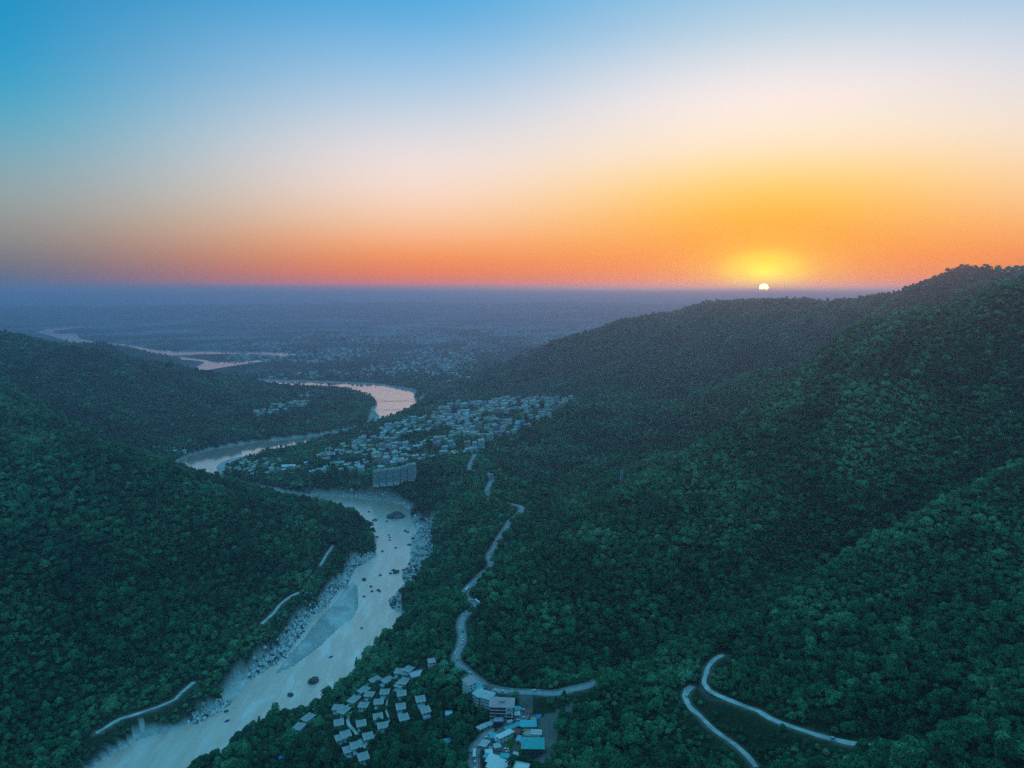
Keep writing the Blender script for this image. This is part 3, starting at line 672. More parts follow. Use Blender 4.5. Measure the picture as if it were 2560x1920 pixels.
def forest_nodes(name, coll):
    g = bpy.data.node_groups.new(name, 'GeometryNodeTree')
    g.interface.new_socket('Geometry', in_out='INPUT', socket_type='NodeSocketGeometry'); g.interface.new_socket('Geometry', in_out='OUTPUT', socket_type='NodeSocketGeometry')
    gi, go = g.nodes.new('NodeGroupInput'), g.nodes.new('NodeGroupOutput')
    ci = g.nodes.new('GeometryNodeCollectionInfo'); ci.inputs['Collection'].default_value = coll; ci.inputs['Separate Children'].default_value = True; ci.inputs['Reset Children'].default_value = True
    iop = g.nodes.new('GeometryNodeInstanceOnPoints'); iop.inputs['Pick Instance'].default_value = True
    def na(nm, ty):
        n = g.nodes.new('GeometryNodeInputNamedAttribute'); n.data_type = ty; n.inputs['Name'].default_value = nm; return n.outputs['Attribute']
    g.links.new(gi.outputs[0], iop.inputs['Points']); g.links.new(ci.outputs[0], iop.inputs['Instance'])
    g.links.new(na('pick', 'INT'), iop.inputs['Instance Index'])
    cr = g.nodes.new('ShaderNodeCombineXYZ'); g.links.new(na('turn', 'FLOAT'), cr.inputs[2])
    e2r = g.nodes.new('FunctionNodeEulerToRotation'); g.links.new(cr.outputs[0], e2r.inputs[0]); g.links.new(e2r.outputs[0], iop.inputs['Rotation'])
    g.links.new(na('size', 'FLOAT'), iop.inputs['Scale'])
    g.links.new(iop.outputs[0], go.inputs[0]); return g
G_NEAR, G_FAR = forest_nodes('forest_near', PROTO), forest_nodes('forest_far', PROTO_FAR)

CLEAR = []        # (x, y, radius) kept free of trees: filled by the builders below
def forest_points(seed=5):
    rs = np.random.RandomState(seed)
    out = []
    for (r0, r1, sp) in ((330, 2300, 6.3), (2300, 4300, 9.5), (4300, 7000, 20.0)):
        xs = np.arange(-r1 * .78, r1 * .78, sp); ys = np.arange(r0 * .7, r1, sp * .866)
        X, Y = np.meshgrid(xs, ys); X = X + (np.arange(len(ys)) % 2)[:, None] * sp / 2
        X = X + rs.uniform(-.42, .42, X.shape) * sp; Y = Y + rs.uniform(-.42, .42, Y.shape) * sp
        r = np.hypot(X, Y); m = (r >= r0) & (r < r1) & (np.abs(np.arctan2(X, Y)) < R(41.5))
        X, Y = X[m], Y[m]
        Z = gsample(GZ, X, Y)
        ok = (gsample(GSAND, X, Y) < .3) & (gsample(GROCK, X, Y) < .55) & (gsample(GROAD, X, Y) < .25) & (gsample(GWATER, X, Y) < .05) & (Z > 1.4)
        ok &= visible(X, Y, Z + 11, .006 if r0 < 1000 else .002)
        pl = gsample(PLAIN, X, Y)
        if r0 >= 2300:
            ok &= rs.rand(len(X)) > pl * np.where(fbm(X / 240, Y / 500, 4) > .50, .95, .25)
            for e in (40, 90, 140, 190, 240, 300):       # banks that the river is seen over are open ground
                f = 1 + e / np.hypot(X, Y); ok &= (gsample(GWATER, X * f, Y * f) < .05) | (pl < .3)
        out.append(np.stack([X, Y, Z], -1)[ok])
        if r0 < 1000:                                   # steep ground carries more trees per map area, and shrubs between them
            sx = (gsample(GZ, X + 8, Y) - gsample(GZ, X - 8, Y)) / 16; sy = (gsample(GZ, X, Y + 8) - gsample(GZ, X, Y - 8)) / 16
            st_ = np.sqrt(1 + sx * sx + sy * sy) - 1; k = ok & (rs.rand(len(X)) < .12 + st_ * 1.6)
            X2, Y2 = X[k] + rs.uniform(2.5, 4.5, k.sum()) * rs.choice([-1, 1], k.sum()), Y[k] + rs.uniform(2.5, 4.5, k.sum()) * rs.choice([-1, 1], k.sum())
            o2 = (gsample(GSAND, X2, Y2) < .3) & (gsample(GROCK, X2, Y2) < .55) & (gsample(GROAD, X2, Y2) < .25) & (gsample(GWATER, X2, Y2) < .05)
            out.append(np.stack([X2, Y2, gsample(GZ, X2, Y2)], -1)[o2])
    return np.concatenate(out)
# ---------------------------------------------------------------- buildings
PAINT = {'white': (.86, .84, .80), 'cream': (.82, .74, .60), 'pale grey': (.62, .62, .60), 'grey': (.36, .37, .38), 'pale blue': (.42, .60, .72), 'bright blue': (.05, .30, .62), 'turquoise': (.25, .66, .70),
         'pink': (.70, .42, .44), 'ochre': (.66, .45, .16), 'pale green': (.48, .62, .52), 'maroon': (.10, .035, .04), 'brick red': (.40, .13, .11), 'tan': (.52, .42, .32), 'teal': (.05, .46, .44), 'dark grey': (.12, .13, .14), 'lilac': (.55, .42, .58), 'cyan': (.08, .55, .58)}
def paint(c): return mat(c.replace(' ', '_') + '_plaster', PAINT[c], .85, .14, .12)
GLASS = mat('dark_glass', (.03, .035, .04), .15, .2, .5, spec=.6)
SLAB = mat('roof_slab', (.24, .24, .23), .9, .25, .2)
WHITE = mat('white_trim', (.8, .8, .78), .6, .06, .3)
TANK = mat('tank_plastic', (.03, .03, .035), .5, .1)

def block(w, d, floors, fh, cw, cd, base=5.0, band=False, win=.5):
    """walls with window openings set back into every storey; band adds a projecting slab per storey"""
    mb = MB(); h = floors * fh
    for side in range(4):
        L, cols = (w, cw) if side % 2 == 0 else (d, cd)
        o = d / 2 if side % 2 == 0 else w / 2
        def P(u, z, n=0.0):
            u -= L / 2
            q = {0: (u, -o + n), 1: (o - n, u), 2: (-u, o - n), 3: (-o + n, -u)}[side]
            return (q[0], q[1], z)
        q = lambda a, b, c, e, n0=0., n1=0., mi=0: mb.poly([P(*a, n0), P(*b, n0), P(*c, n1), P(*e, n1)], [(0, 1, 2, 3)], mi)
        q((0, -base), (L, -base), (L, 0), (0, 0))
        cwid = L / cols
        for f in range(floors):
            z0, z1 = f * fh, (f + 1) * fh; a0, a1 = z0 + fh * .30, z0 + fh * .80
            q((0, z0), (L, z0), (L, a0), (0, a0)); q((0, a1), (L, a1), (L, z1), (0, z1))
            for c in range(cols):
                u0, u1 = c * cwid, (c + 1) * cwid; m0, m1 = u0 + cwid * (.5 - win / 2), u0 + cwid * (.5 + win / 2)
                q((u0, a0), (m0, a0), (m0, a1), (u0, a1)); q((m1, a0), (u1, a0), (u1, a1), (m1, a1))
                q((m0, a0), (m1, a0), (m1, a1), (m0, a1), .35, .35, 1)
                q((m0, a0), (m1, a0), (m1, a0), (m0, a0), 0, .35); q((m0, a1), (m1, a1), (m1, a1), (m0, a1), .35, 0)
                mb.poly([P(m0, a0), P(m0, a0, .35), P(m0, a1, .35), P(m0, a1)], [(0, 1, 2, 3)]); mb.poly([P(m1, a0), P(m1, a1), P(m1, a1, .35), P(m1, a0, .35)], [(0, 1, 2, 3)])
    mb.poly([(-w/2, -d/2, h), (w/2, -d/2, h), (w/2, d/2, h), (-w/2, d/2, h)], [(0, 1, 2, 3)])
    if band:
        for f in range(1, floors + 1): mb.box(-w/2 + .2, w/2 - .2, -d/2 - 1.3, -d/2 + .1, f * fh - .3, f * fh - .02, 2)
    return mb
def flat_roof(w, d, h, head=True, over=.4):
    mb = MB(); W_, D_ = w / 2 + over, d / 2 + over
    mb.box(-W_, W_, -D_, D_, h + .02, h + .3)
    for a in ((-W_, W_, -D_, -D_ + .25), (-W_, W_, D_ - .25, D_), (-W_, -W_ + .25, -D_ + .25, D_ - .25), (W_ - .25, W_, -D_ + .25, D_ - .25)): mb.box(*a, h + .3, h + 1.1, 1)
    if head: mb.box(w * .08, w * .42, d * .05, d * .42, h + .3, h + 2.9, 1)
    return mb
def gable_roof(w, d, h):
    mb = MB(); mb.gable(-w/2 - .6, w/2 + .6, -d/2 - .6, d/2 + .6, h + .1, d * .22)
    mb.prism([(-w/2, -d/2, h), (-w/2, d/2, h), (-w/2, 0, h + d * .17)], [(w/2, -d/2, h), (w/2, d/2, h), (w/2, 0, h + d * .17)]); return mb
def tank_mesh():
    mb = MB(); ring = lambda r, z: [(r * math.cos(t), r * math.sin(t), z) for t in [6.2832 * k / 10 for k in range(10)]]
    mb.prism(ring(.8, 0), ring(.8, 1.4), caps=True); mb.prism(ring(.8, 1.4), ring(.25, 1.8), caps=False); return mb.mesh('water_tank', [TANK])
TANKM = tank_mesh()
KINDS = {}
def kind(w, d, fl, roof, band):
    key = (w, d, fl, roof, band)
    if key not in KINDS:
        fh = 3.1; cw, cd = max(2, round(w / 3.6)), max(2, round(d / 3.8))
        wall = block(w, d, fl, fh, cw, cd, band=band).mesh('house_walls', [paint('white'), GLASS, SLAB])
        rf = (gable_roof if roof == 'gable' else flat_roof)(w, d, fl * fh).mesh('roof', [SLAB, SLAB])
        KINDS[key] = (wall, rf)
    return KINDS[key]
def slots(o, mats):
    for i, m in enumerate(mats):
        if i < len(o.material_slots): o.material_slots[i].link = 'OBJECT'; o.material_slots[i].material = m
ROOFC = {'flat': None, 'gable': None}
def house(name, x, y, z, w, d, fl, colour, rz, roof='flat', band=False, roofcol='pale grey', label='', cat='building', group=None, tank=False):
    wall, rf = kind(w, d, fl, roof, band)
    e = link(name, None, loc=(x, y, z), rz=rz); e.empty_display_size = 1; tag(e, label, cat, group)
    o = link('wall', wall, e); slots(o, [paint(colour), GLASS, paint('pale grey')])
    r = link('roof', rf, e); slots(r, [paint(roofcol), paint(colour)])
    if tank and roof == 'flat': link('water_tank', TANKM, e, loc=(w * .2 if w * .2 < w / 2 - 1 else 0, -d * .18, fl * 3.1 + .3))
    CLEAR.append((x, y, max(w, d) * .62 + 6)); return e

NUM = {1: 'one', 2: 'two', 3: 'three', 4: 'four', 5: 'five', 6: 'six', 7: 'seven', 8: 'eight'}
ZONES = [  # name, polygon in the photograph, spacing, share built, widths, depths, storeys, phrase
 ('upper', [(1075,1040),(1130,1012),(1290,1000),(1428,996),(1395,1030),(1340,1056),(1310,1076),(1260,1092),(1200,1085),(1130,1075),(1060,1060)], 24, .9, (11, 14, 17, 21), (10, 13), (3, 4, 4, 5, 6), 'the upper town'),
 ('middle', [(960,1062),(1060,1042),(1200,1085),(1245,1100),(1190,1132),(1130,1142),(1060,1135),(960,1120),(890,1105)], 24, .82, (11, 14, 17, 21), (10, 13), (2, 3, 3, 4, 5), 'the middle town'),
 ('lower', [(800,1132),(890,1102),(1060,1132),(1100,1142),(1010,1160),(930,1172),(850,1190),(780,1185),(760,1160)], 22, .8, (11, 14, 17), (10, 13), (2, 3, 3, 4), 'the lower town'),
 ('tip', [(552,1174),(580,1158),(640,1146),(720,1148),(760,1165),(740,1186),(640,1186),(570,1186)], 16, .8, (8, 11), (8, 10), (1, 2, 2), 'the low point by the river'),
 ('west', [(320,1124),(360,1106),(420,1108),(470,1128),(430,1150),(375,1150)], 22, .55, (8, 11, 14), (8, 10), (1, 2, 2), 'the hamlet under the left hill'),
 ('ghat', [(690,1090),(900,1062),(912,1078),(800,1102),(700,1106)], 26, .42, (8, 11, 14), (8, 10), (1, 2, 3), 'the far bank ghats'),
 ('wood', [(630,1030),(690,1010),(770,1000),(775,1012),(690,1030),(640,1042)], 20, .8, (11, 14, 17), (10, 13), (2, 3), 'the wooded headland'),
 ('shore', [(735,982),(800,974),(812,988),(745,996)], 24, .7, (11, 14), (10, 13), (2, 3), 'the headland shore'),
 ('back', [(1080,958),(1160,930),(1185,940),(1105,978)], 34, .55, (14, 17, 21), (10, 13), (1, 2, 3), 'the foot of the far ridge'),
]
LANDMARK_PX = [(985,1190,62), (1167,1065,22), (1203,1114,20), (1300,1060,24), (1126,1116,15), (1112,1126,14), (850,1160,16), (720,1164,26)]
LANDMARK = [(hit(px, py), rad) for px, py, rad in LANDMARK_PX]
rt = random.Random(12)
COLW = ['white'] * 7 + ['cream'] * 6 + ['pale grey'] * 4 + ['pale blue'] * 2 + ['grey'] * 4 + ['tan'] * 2 + ['pink'] + ['pink', 'pale green', 'turquoise', 'ochre', 'tan', 'lilac']
ALLH = []
for zn, poly, sp, share, ws, ds, fls, phrase in ZONES:
    cor = [hit(px, py) for px, py in poly]
    y0, y1 = min(c[1] for c in cor) - 30, max(c[1] for c in cor) + 30
    x0, x1 = min(c[0] for c in cor) - 30, max(c[0] for c in cor) + 30
    rows = []; y = y1
    while y > y0:
        row = []; x = x0 + rt.random() * sp
        while x < x1:
            X, Y = x + rt.uniform(-4, 4), y + rt.uniform(-5, 5)
            Z = hz(X, Y)
            px, py = project((X, Y, Z + 4))
            ok = inside(poly, np.array([px]), np.array([py]))[0] and rt.random() < share
            ok = ok and gsample(GWATER, X, Y) < .01 and gsample(GROAD, X, Y) < .1 and Z > 1.0
            ok = ok and bool(visible(np.array([X]), np.array([Y]), np.array([Z + 9.0]), .0)[0])
            ok = ok and all(math.hypot(X - l[0], Y - l[1]) > rad for l, rad in LANDMARK)
            ok = ok and fbm(np.array([X / 70.]), np.array([Y / 110. + 3]), 2)[0] < (.70 if zn in ('upper', 'tip', 'lower') else .62)
            if ok: row.append((X, Y, Z))
            x += sp * rt.uniform(.85, 1.2)
        if row: rows.append(row)
        y -= sp * rt.uniform(.95, 1.25)
    for ri, row in enumerate(rows):
        for ci, (X, Y, Z) in enumerate(row):
            w, d, fl, col = rt.choice(ws), rt.choice(ds), rt.choice(fls), rt.choice(COLW)
            roof = 'gable' if (fl <= 2 and rt.random() < .3) else 'flat'
            rc = rt.choice(['pale grey', 'white', 'cream', 'white', 'grey', 'brick red', 'tan']) if roof == 'flat' else rt.choice(['brick red', 'pale grey', 'teal', 'grey'])
            rc = rc if rt.random() < .8 else 'pale grey'
            if zn == 'upper' and rt.random() < .06: fl = 7
            lab = '%s %s-storey building, %s along %s row of %s' % (col, NUM[fl], ordinal(ci + 1), ordinal(ri + 1), phrase)
            ALLH.append((w * fl * 3.1 / (X * X + Y * Y), X, Y, Z - .5, w, d, fl, col, rt.choice([-.35, -.2, .1, .25]) + rt.uniform(-.12, .12), roof, rt.random() < .4, rc, lab, phrase, rt.random() < .45))
ALLH.sort(key=lambda q: -q[0])
for q in ALLH[:285]:
    house('town_house', *q[1:9], q[9], q[10], q[11], q[12], 'building', 'buildings of ' + q[13], q[14])
# the smaller houses between them, too many to tell apart
bm_, cl_ = MB(), list(PAINT)
for _, X, Y, Z, w, d, fl, col, rz, roof, band, rc, *_r in ALLH[285:]:
    c, s = math.cos(rz), math.sin(rz)
    for me, ms in zip(kind(w, d, fl, roof, band), ((cl_.index(col), len(cl_), 2), (cl_.index(rc), cl_.index(col)))):
        co = [v.co for v in me.vertices]; o = len(bm_.v)
        bm_.v += [(X + c * v.x - s * v.y, Y + s * v.x + c * v.y, Z + v.z) for v in co]
        for p in me.polygons: bm_.f.append(tuple(o + i for i in p.vertices)); bm_.m.append(ms[min(p.material_index, len(ms) - 1)])
    CLEAR.append((X, Y, max(w, d) * .62 + 3.5))
tag(bm_.obj('small_houses', [paint(c) for c in cl_] + [GLASS]), 'crowd of small houses filling the gaps of the far town', 'houses', kind='stuff')

# big stepped hotel above the river
hp = [hit(934, 1207), hit(1040, 1196)]
hdir = math.atan2(hp[1][1] - hp[0][1], hp[1][0] - hp[0][0]); hlen = math.hypot(hp[1][0] - hp[0][0], hp[1][1] - hp[0][1])
hotel = link('hotel', None, loc=hp[0], rz=hdir); tag(hotel, 'long stepped grey hotel with rooftop letters above the river bend', 'hotel')
HN = 6; bw = hlen / HN
for k in range(HN):
    fl = 9 if k < 4 else 10 + (k - 4); zb = k * (hp[1][2] - hp[0][2]) / HN
    wm = block(bw - 2.6, 15, fl, 3.1, 4, 3, base=8, band=True).mesh('tower_wall', [paint('pale grey'), GLASS, paint('white')])
    b = link('tower_wall', wm, hotel, loc=(bw * (k + .5), 0, zb)); slots(b, [paint('pale grey'), GLASS, paint('grey')])
    rf = flat_roof(bw - 2.6, 15, fl * 3.1, True).mesh('tower_roof', [SLAB, paint('pale grey')]); link('roof', rf, b)
    mb = MB(); mb.box(-2.2, 2.2, -8.2, -7.4, fl * 1.55 - .3, fl * 1.55 + .5); mb.box(-2.2, 2.2, -8.2, -7.4, fl * 3.1 - 2.2, fl * 3.1 - 1.4); mb.obj('canopy', WHITE, b)
    if k < HN - 1:
        lk = MB(); lk.box(bw * (k + 1) - 1.5, bw * (k + 1) + 1.5, -4, 5, zb - 6, zb + 24); lk.obj('link_block', paint('grey'), hotel)
cu = bpy.data.curves.new('roof_letters', 'FONT'); cu.body = 'ALOHA'; cu.size = 6.5; cu.extrude = .25; cu.align_x = 'CENTER'
sg = bpy.data.objects.new('roof_letters', cu); COL.objects.link(sg); sg.parent = hotel
sg.location = (bw * 5.5, -7, 11 * 3.1 + 1.2 + (hp[1][2] - hp[0][2]) * 5 / 6); sg.rotation_euler = (R(90), 0, 0); 
_dg = bpy.context.evaluated_depsgraph_get(); _lm = bpy.data.meshes.new_from_object(sg.evaluated_get(_dg)); _lm.materials.append(mat('sign_white', (.95, .95, .95), .4, .02))
_lo = link('roof_letters', _lm, hotel); _lo.location = sg.location; _lo.rotation_euler = sg.rotation_euler; bpy.data.objects.remove(sg); _lo.name = 'roof_letters'
sgl = MB(); sgl.bar((bw * 5.5 - 11, -6.6, 11 * 3.1 + (hp[1][2] - hp[0][2]) * 5 / 6 + 1.1), (bw * 5.5 + 11, -6.6, 11 * 3.1 + (hp[1][2] - hp[0][2]) * 5 / 6 + 1.1), .3); sgl.obj('letter_rail', mat('steel', (.3, .3, .32), .4, .1, metal=.6), hotel)
for t in range(8): CLEAR.append((hp[0][0] + (hp[1][0] - hp[0][0]) * t / 7, hp[0][1] + (hp[1][1] - hp[0][1]) * t / 7 - 6, 20))
# white temple tower in the upper town
tx, ty, tz = hit(1169, 1069)
tw = link('temple_tower', None, loc=(tx, ty, tz)); tag(tw, 'slender white temple tower with tapered top in the upper town', 'temple')
block(22, 18, 3, 3.4, 6, 5).obj('base_block', [paint('white'), GLASS, SLAB], tw)
flat_roof(22, 18, 10.2, False).obj('base_roof', [SLAB, paint('white')], tw)
mb = block(10, 10, 8, 3.4, 3, 3, base=0, win=.34); o = mb.obj('tower_wall', [paint('white'), GLASS, SLAB], tw); o.location = (-2, 0, 10.6)
mb = MB(); ring = lambda r, z, n=12: [(r * math.cos(6.2832 * k / n) - 2, r * math.sin(6.2832 * k / n), z) for k in range(n)]
zt = 10.6 + 27.2
for (r0, z0), (r1, z1) in zip([(4.6, zt), (4.9, zt + 2), (3.9, zt + 5), (2.2, zt + 8), (.7, zt + 10.5)], [(4.9, zt + 2), (3.9, zt + 5), (2.2, zt + 8), (.7, zt + 10.5), (.15, zt + 14)]): mb.prism(ring(r0, z0), ring(r1, z1), caps=False)
mb.obj('spire', paint('white'), tw, smooth=True); CLEAR.append((tx, ty, 16))
for (px, py, w, d, fl, col, lab, cat) in [(1203, 1117, 17, 13, 6, 'white', 'white six-storey block with gridded windows at the town edge under the spur', 'building'),
        (1300, 1063, 28, 13, 4, 'bright blue', 'wide deep blue block at the right end of the upper town', 'building'),
        (1126, 1120, 14, 13, 6, 'turquoise', 'bright turquoise block near the pink roof in the middle town', 'building'),
        (1112, 1131, 14, 10, 5, 'white', 'white-framed block with dark glazed front beside the turquoise one', 'building'),
        (851, 1168, 21, 13, 4, 'bright blue', 'dark blue block with a white rooftop sign in the lower town', 'building'),
        (722, 1170, 32, 16, 2, 'pale grey', 'long pale hall with a pitched roof among the lower trees', 'hall')]:
    X, Y, Z = hit(px, py)
    e = house('landmark_building', X, Y, Z - .5, w, d, fl, col, .15, 'gable' if cat == 'hall' else 'flat', cat != 'hall', 'white' if cat == 'hall' else 'pale grey', lab, cat)
    if py == 1168:
        sb = MB(); sb.box(-9, 9, -5.6, -5.2, fl * 3.1 + 1.2, fl * 3.1 + 4.6); sb.obj('roof_sign', mat('sign_white', (.95, .95, .95), .4, .02), e)

# far-off city on the plain: thousands of tiny houses, one mass
dm = MB(); rc = random.Random(5); tries = 0
dc = [mat('city_%d' % i, c, .9, .1, .02) for i, c in enumerate([(.62, .62, .62), (.45, .46, .48), (.70, .66, .60), (.30, .33, .36)])]
while len(dm.f) < 6 * 2600 and tries < 40000:
    tries += 1
    X, Y = rc.uniform(-2200, 2400), 3500 * math.exp(rc.random() * 1.0)
    if X > Y * .1 + 300 or X < -.42 * Y: continue
    if gsample(GWATER, X, Y) > .01: continue
    Z = hz(X, Y)
    if Z > 40: continue
    if fbm(np.array([X / 420.]), np.array([Y / 800.]), 3)[0] < .44: continue
    if not visible(np.array([X]), np.array([Y]), np.array([Z + 8.]), .0)[0]: continue
    w, d, h = rc.uniform(9, 26), rc.uniform(9, 20), rc.choice([4, 6, 7, 9, 12, 16])
    dm.box(X - w/2, X + w/2, Y - d/2, Y + d/2, Z - 2, Z + h, rc.randrange(4))
tag(dm.obj('distant_town', dc), 'pale specks of a distant town spread over the plain', 'town', kind='stuff')
# ---------------------------------------------------------------- village, resort, traffic, river and ridge details
def road_near(x, y):
    best = None
    for k, S in enumerate(ROAD_S):
        d = np.hypot(S[:, 0] - x, S[:, 1] - y); i = int(d.argmin())
        if best is None or d[i] < best[0]:
            j = min(max(i, 1), len(S) - 2); t = S[j + 1] - S[j - 1]
            best = (d[i], k, i, math.atan2(t[1], t[0]), S[i])
    return best
def on_img(px, py, ang):          # world heading of a direction drawn on flat ground in the photograph
    a, b = hit(px, py), hit(px + 6 * math.cos(ang), py - 6 * math.sin(ang))
    return math.atan2(b[1] - a[1], b[0] - a[0])
def vbuild(name, px, py, w, d, fl, wallc, roofc, rz=0.0, roof='flat', band=False, label='', cat='building', fh=3.1, extra=None, mono=0.0):
    h = fl * fh; X, Y, _ = hit(px, py, h); Z = min(hz(X + a, Y + b) for a in (-w/3, w/3) for b in (-d/3, d/3))
    e = link(name, None, loc=(X, Y, Z), rz=rz); tag(e, label, cat)
    o = block(w, d, fl, fh, max(2, round(w / 3.4)), max(2, round(d / 3.6)), base=6, band=band).obj('wall', [paint(wallc), GLASS, paint('pale grey')], e)
    if roof == 'gable': r = gable_roof(w, d, h).obj('roof', [paint(roofc)], e)
    elif roof == 'flat': r = flat_roof(w, d, h, False).obj('roof', [paint(roofc), paint(wallc)], e)
    else:                                             # sheet roof with one slope
        mb = MB(); W_, D_ = w/2 + .8, d/2 + .9
        mb.poly([(-W_, -D_, h + .15), (W_, -D_, h + .15), (W_, D_, h + .15 + d * .16), (-W_, D_, h + .15 + d * .16), (-W_, -D_, h), (W_, -D_, h), (W_, D_, h + d * .16), (-W_, D_, h + d * .16)],
                [(0, 1, 2, 3), (7, 6, 5, 4), (0, 4, 5, 1), (1, 5, 6, 2), (2, 6, 7, 3), (3, 7, 4, 0)])
        for k in range(1, int(w)):                    # standing seams
            x = -W_ + k * 2 * W_ / int(w); mb.bar((x, -D_, h + .2), (x, D_, h + .2 + d * .16), .12)
        gb = MB(); gb.poly([(-w/2, -d/2, h), (-w/2, d/2, h), (-w/2, d/2, h + d * .15), (w/2, -d/2, h), (w/2, d/2, h), (w/2, d/2, h + d * .15)], [(0, 1, 2), (3, 5, 4), (1, 4, 5, 2)]); gb.obj('gable_wall', paint(wallc), e)
        r = mb.obj('roof', mat('sheet_' + roofc.replace(' ', '_'), PAINT[roofc], .5, .12, .3), e)
    if extra: extra(e, w, d, h)
    CLEAR.append((X, Y, max(w, d) * .6 + 3)); return e
def pent(c):
    def f(e, w, d, h):
        mb = MB(); mb.box(-2.2, 2.2, -1.5, 2.5, h + .3, h + 3.2); mb.obj('penthouse', paint(c), e)
    return f
def frame_front(e, w, d, h):
    pent('tan')(e, w, d, h)
    mb = MB(); x0, x1, y = w * .18, w * .46, -d/2 - .9
    for a in ((x0, x0 + .8, h * .45, h * .95), (x1 - .8, x1, h * .45, h * .95), (x0 + .8, x1 - .8, h * .88, h * .95), (x0 + .8, x1 - .8, h * .66, h * .73)): mb.box(a[0], a[1], y, -d/2 - .02, a[2], a[3])
    mb.obj('white_frame', WHITE, e)
def stripes(e, w, d, h):
    for k in range(3):
        mb = MB(); mb.box(-w * .1, w * .62, -d * .3 + k * d * .28, -d * .3 + k * d * .28 + 1.5, h + .9, h + 1.3); mb.obj('roof_strip', WHITE, e)
def rd(px, py): return road_near(*hit(px, py)[:2])[3]
vbuild('lodge', 1174, 1702, 12, 8, 5, 'white', 'pink', rd(1185, 1697), 'mono', True, 'white five-storey lodge with pink sheet roof below the road')
vbuild('lodge', 1190, 1713, 13, 8, 3, 'pale blue', 'cyan', rd(1203, 1708), 'mono', False, 'low house with blue-green sheet roof beside the pink-roofed lodge')
vbuild('guest_house', 1199, 1729, 9, 9, 4, 'grey', 'pale grey', rd(1210, 1714), 'mono', True, 'grey balconied guest house, upper one of a joined pair by the road')
vbuild('guest_house', 1219, 1734, 11, 9, 4, 'pale grey', 'pale grey', rd(1228, 1725), 'mono', True, 'pale balconied guest house, lower one of a joined pair by the road')
vbuild('shop', 1234, 1741, 8, 6, 2, 'grey', 'teal', rd(1240, 1731), 'mono', False, 'small teal-roofed shop between guest houses and maroon hotel', 'shop')
vbuild('roadside_hotel', 1255, 1756, 22, 11, 5, 'maroon', 'pink', -.06, 'mono', True, 'dark maroon hotel with pink roof and white framed corner inside the bend', 'hotel', extra=frame_front)
vbuild('annex', 1246, 1800, 9, 7, 2, 'maroon', 'lilac', .05, 'flat', False, 'low annex with lilac flat roof in front of the maroon hotel')
for k, (px, py) in enumerate([(1203, 1816), (1213, 1812), (1228, 1807)]):
    vbuild('road_shop', px, py, 6.5, 5, 1, 'pale grey', 'pale grey', rd(1235, 1826) , 'mono', False, ['small pale shop at the downhill end of the roadside shop row', 'middle shop of the row of three pale roofs by the road', 'shop of the pale row nearest the lilac annex'][k], 'shop')
vbuild('shed', 1282, 1816, 15, 5, 1, 'grey', 'cyan', rd(1275, 1807), 'mono', False, 'long roadside shed with bright turquoise roof', 'shed')
vbuild('shop_house', 1321, 1808, 13, 6, 3, 'dark grey', 'cyan', .02, 'mono', True, 'dark three-storey shop house with turquoise roof below the rock slope')
vbuild('kiosk', 1334, 1795, 5, 7, 2, 'dark grey', 'tan', .05, 'flat', False, 'narrow kiosk with tan roof above the turquoise shop house', 'kiosk')
vbuild('terrace_house', 1330, 1830, 14, 9, 2, 'tan', 'tan', -.1, 'flat', False, 'tan terrace house with white striped pergola on its roof', extra=stripes)
vbuild('warehouse', 1332, 1855, 18, 11, 4, 'dark grey', 'teal', -.03, 'mono', False, 'large building with plain teal roof under the bare rock slope', 'building')
vbuild('motel', 1262, 1834, 15, 5.5, 2, 'white', 'white', rd(1254, 1817), 'mono', True, 'white two-storey motel with white roof along the inner road edge', 'motel')
vbuild('canopy_hut', 1211, 1859, 8, 6, 1, 'pale grey', 'pale grey', rd(1203, 1855), 'mono', False, 'pale grey roofed hut beside the road above the yard', 'hut')
vbuild('hall', 1247, 1905, 17, 11, 2, 'white', 'white', -.42, 'mono', False, 'large hall with bright white sheet roof at the bottom of the yard', 'hall')
vbuild('shed', 1231, 1895, 8, 8, 2, 'pale blue', 'white', -.42, 'mono', False, 'white-roofed shed joined to the large white hall', 'shed')
vbuild('white_house', 1304, 1911, 11, 8, 2, 'white', 'white', -.3, 'flat', False, 'white flat-roofed house at the bottom edge below the yard')
vbuild('pump_house', 1279, 1897, 4.5, 4, 1, 'pale blue', 'white', -.4, 'flat', False, 'small pale blue pump house in the yard', 'hut')
vbuild('hut', 1221, 1891, 7, 4, 1, 'grey', 'cyan', -.5, 'mono', False, 'low turquoise-roofed hut at the yard corner near the road', 'hut')
vbuild('hut', 1352, 1783, 14, 3.5, 1, 'pale blue', 'bright blue', .22, 'mono', False, 'long blue-roofed roadside hut above the bend', 'hut')
vbuild('hut', 1122, 1784, 6, 6, 2, 'pale blue', 'pale blue', .1, 'flat', False, 'pale blue hut alone in the trees beside the resort', 'hut')
vbuild('hut', 1117, 1851, 7, 6, 1, 'turquoise', 'cyan', .2, 'gable', False, 'turquoise gabled hut alone in the dark trees left of the road', 'hut')
vbuild('ruin_house', 1051, 1676, 22, 11, 1, 'grey', 'pale grey', on_img(1051, 1676, .5), 'flat', False, 'broad worn grey-roofed building at the top of the resort')
vbuild('ruin_house', 1079, 1651, 7, 6, 2, 'white', 'pink', .3, 'mono', False, 'small white house with pink roof above the resort')
vbuild('roadside_tower', 1228, 1186, 7, 7, 4, 'lilac', 'lilac', .1, 'flat', False, 'lilac painted block beside the far valley road')

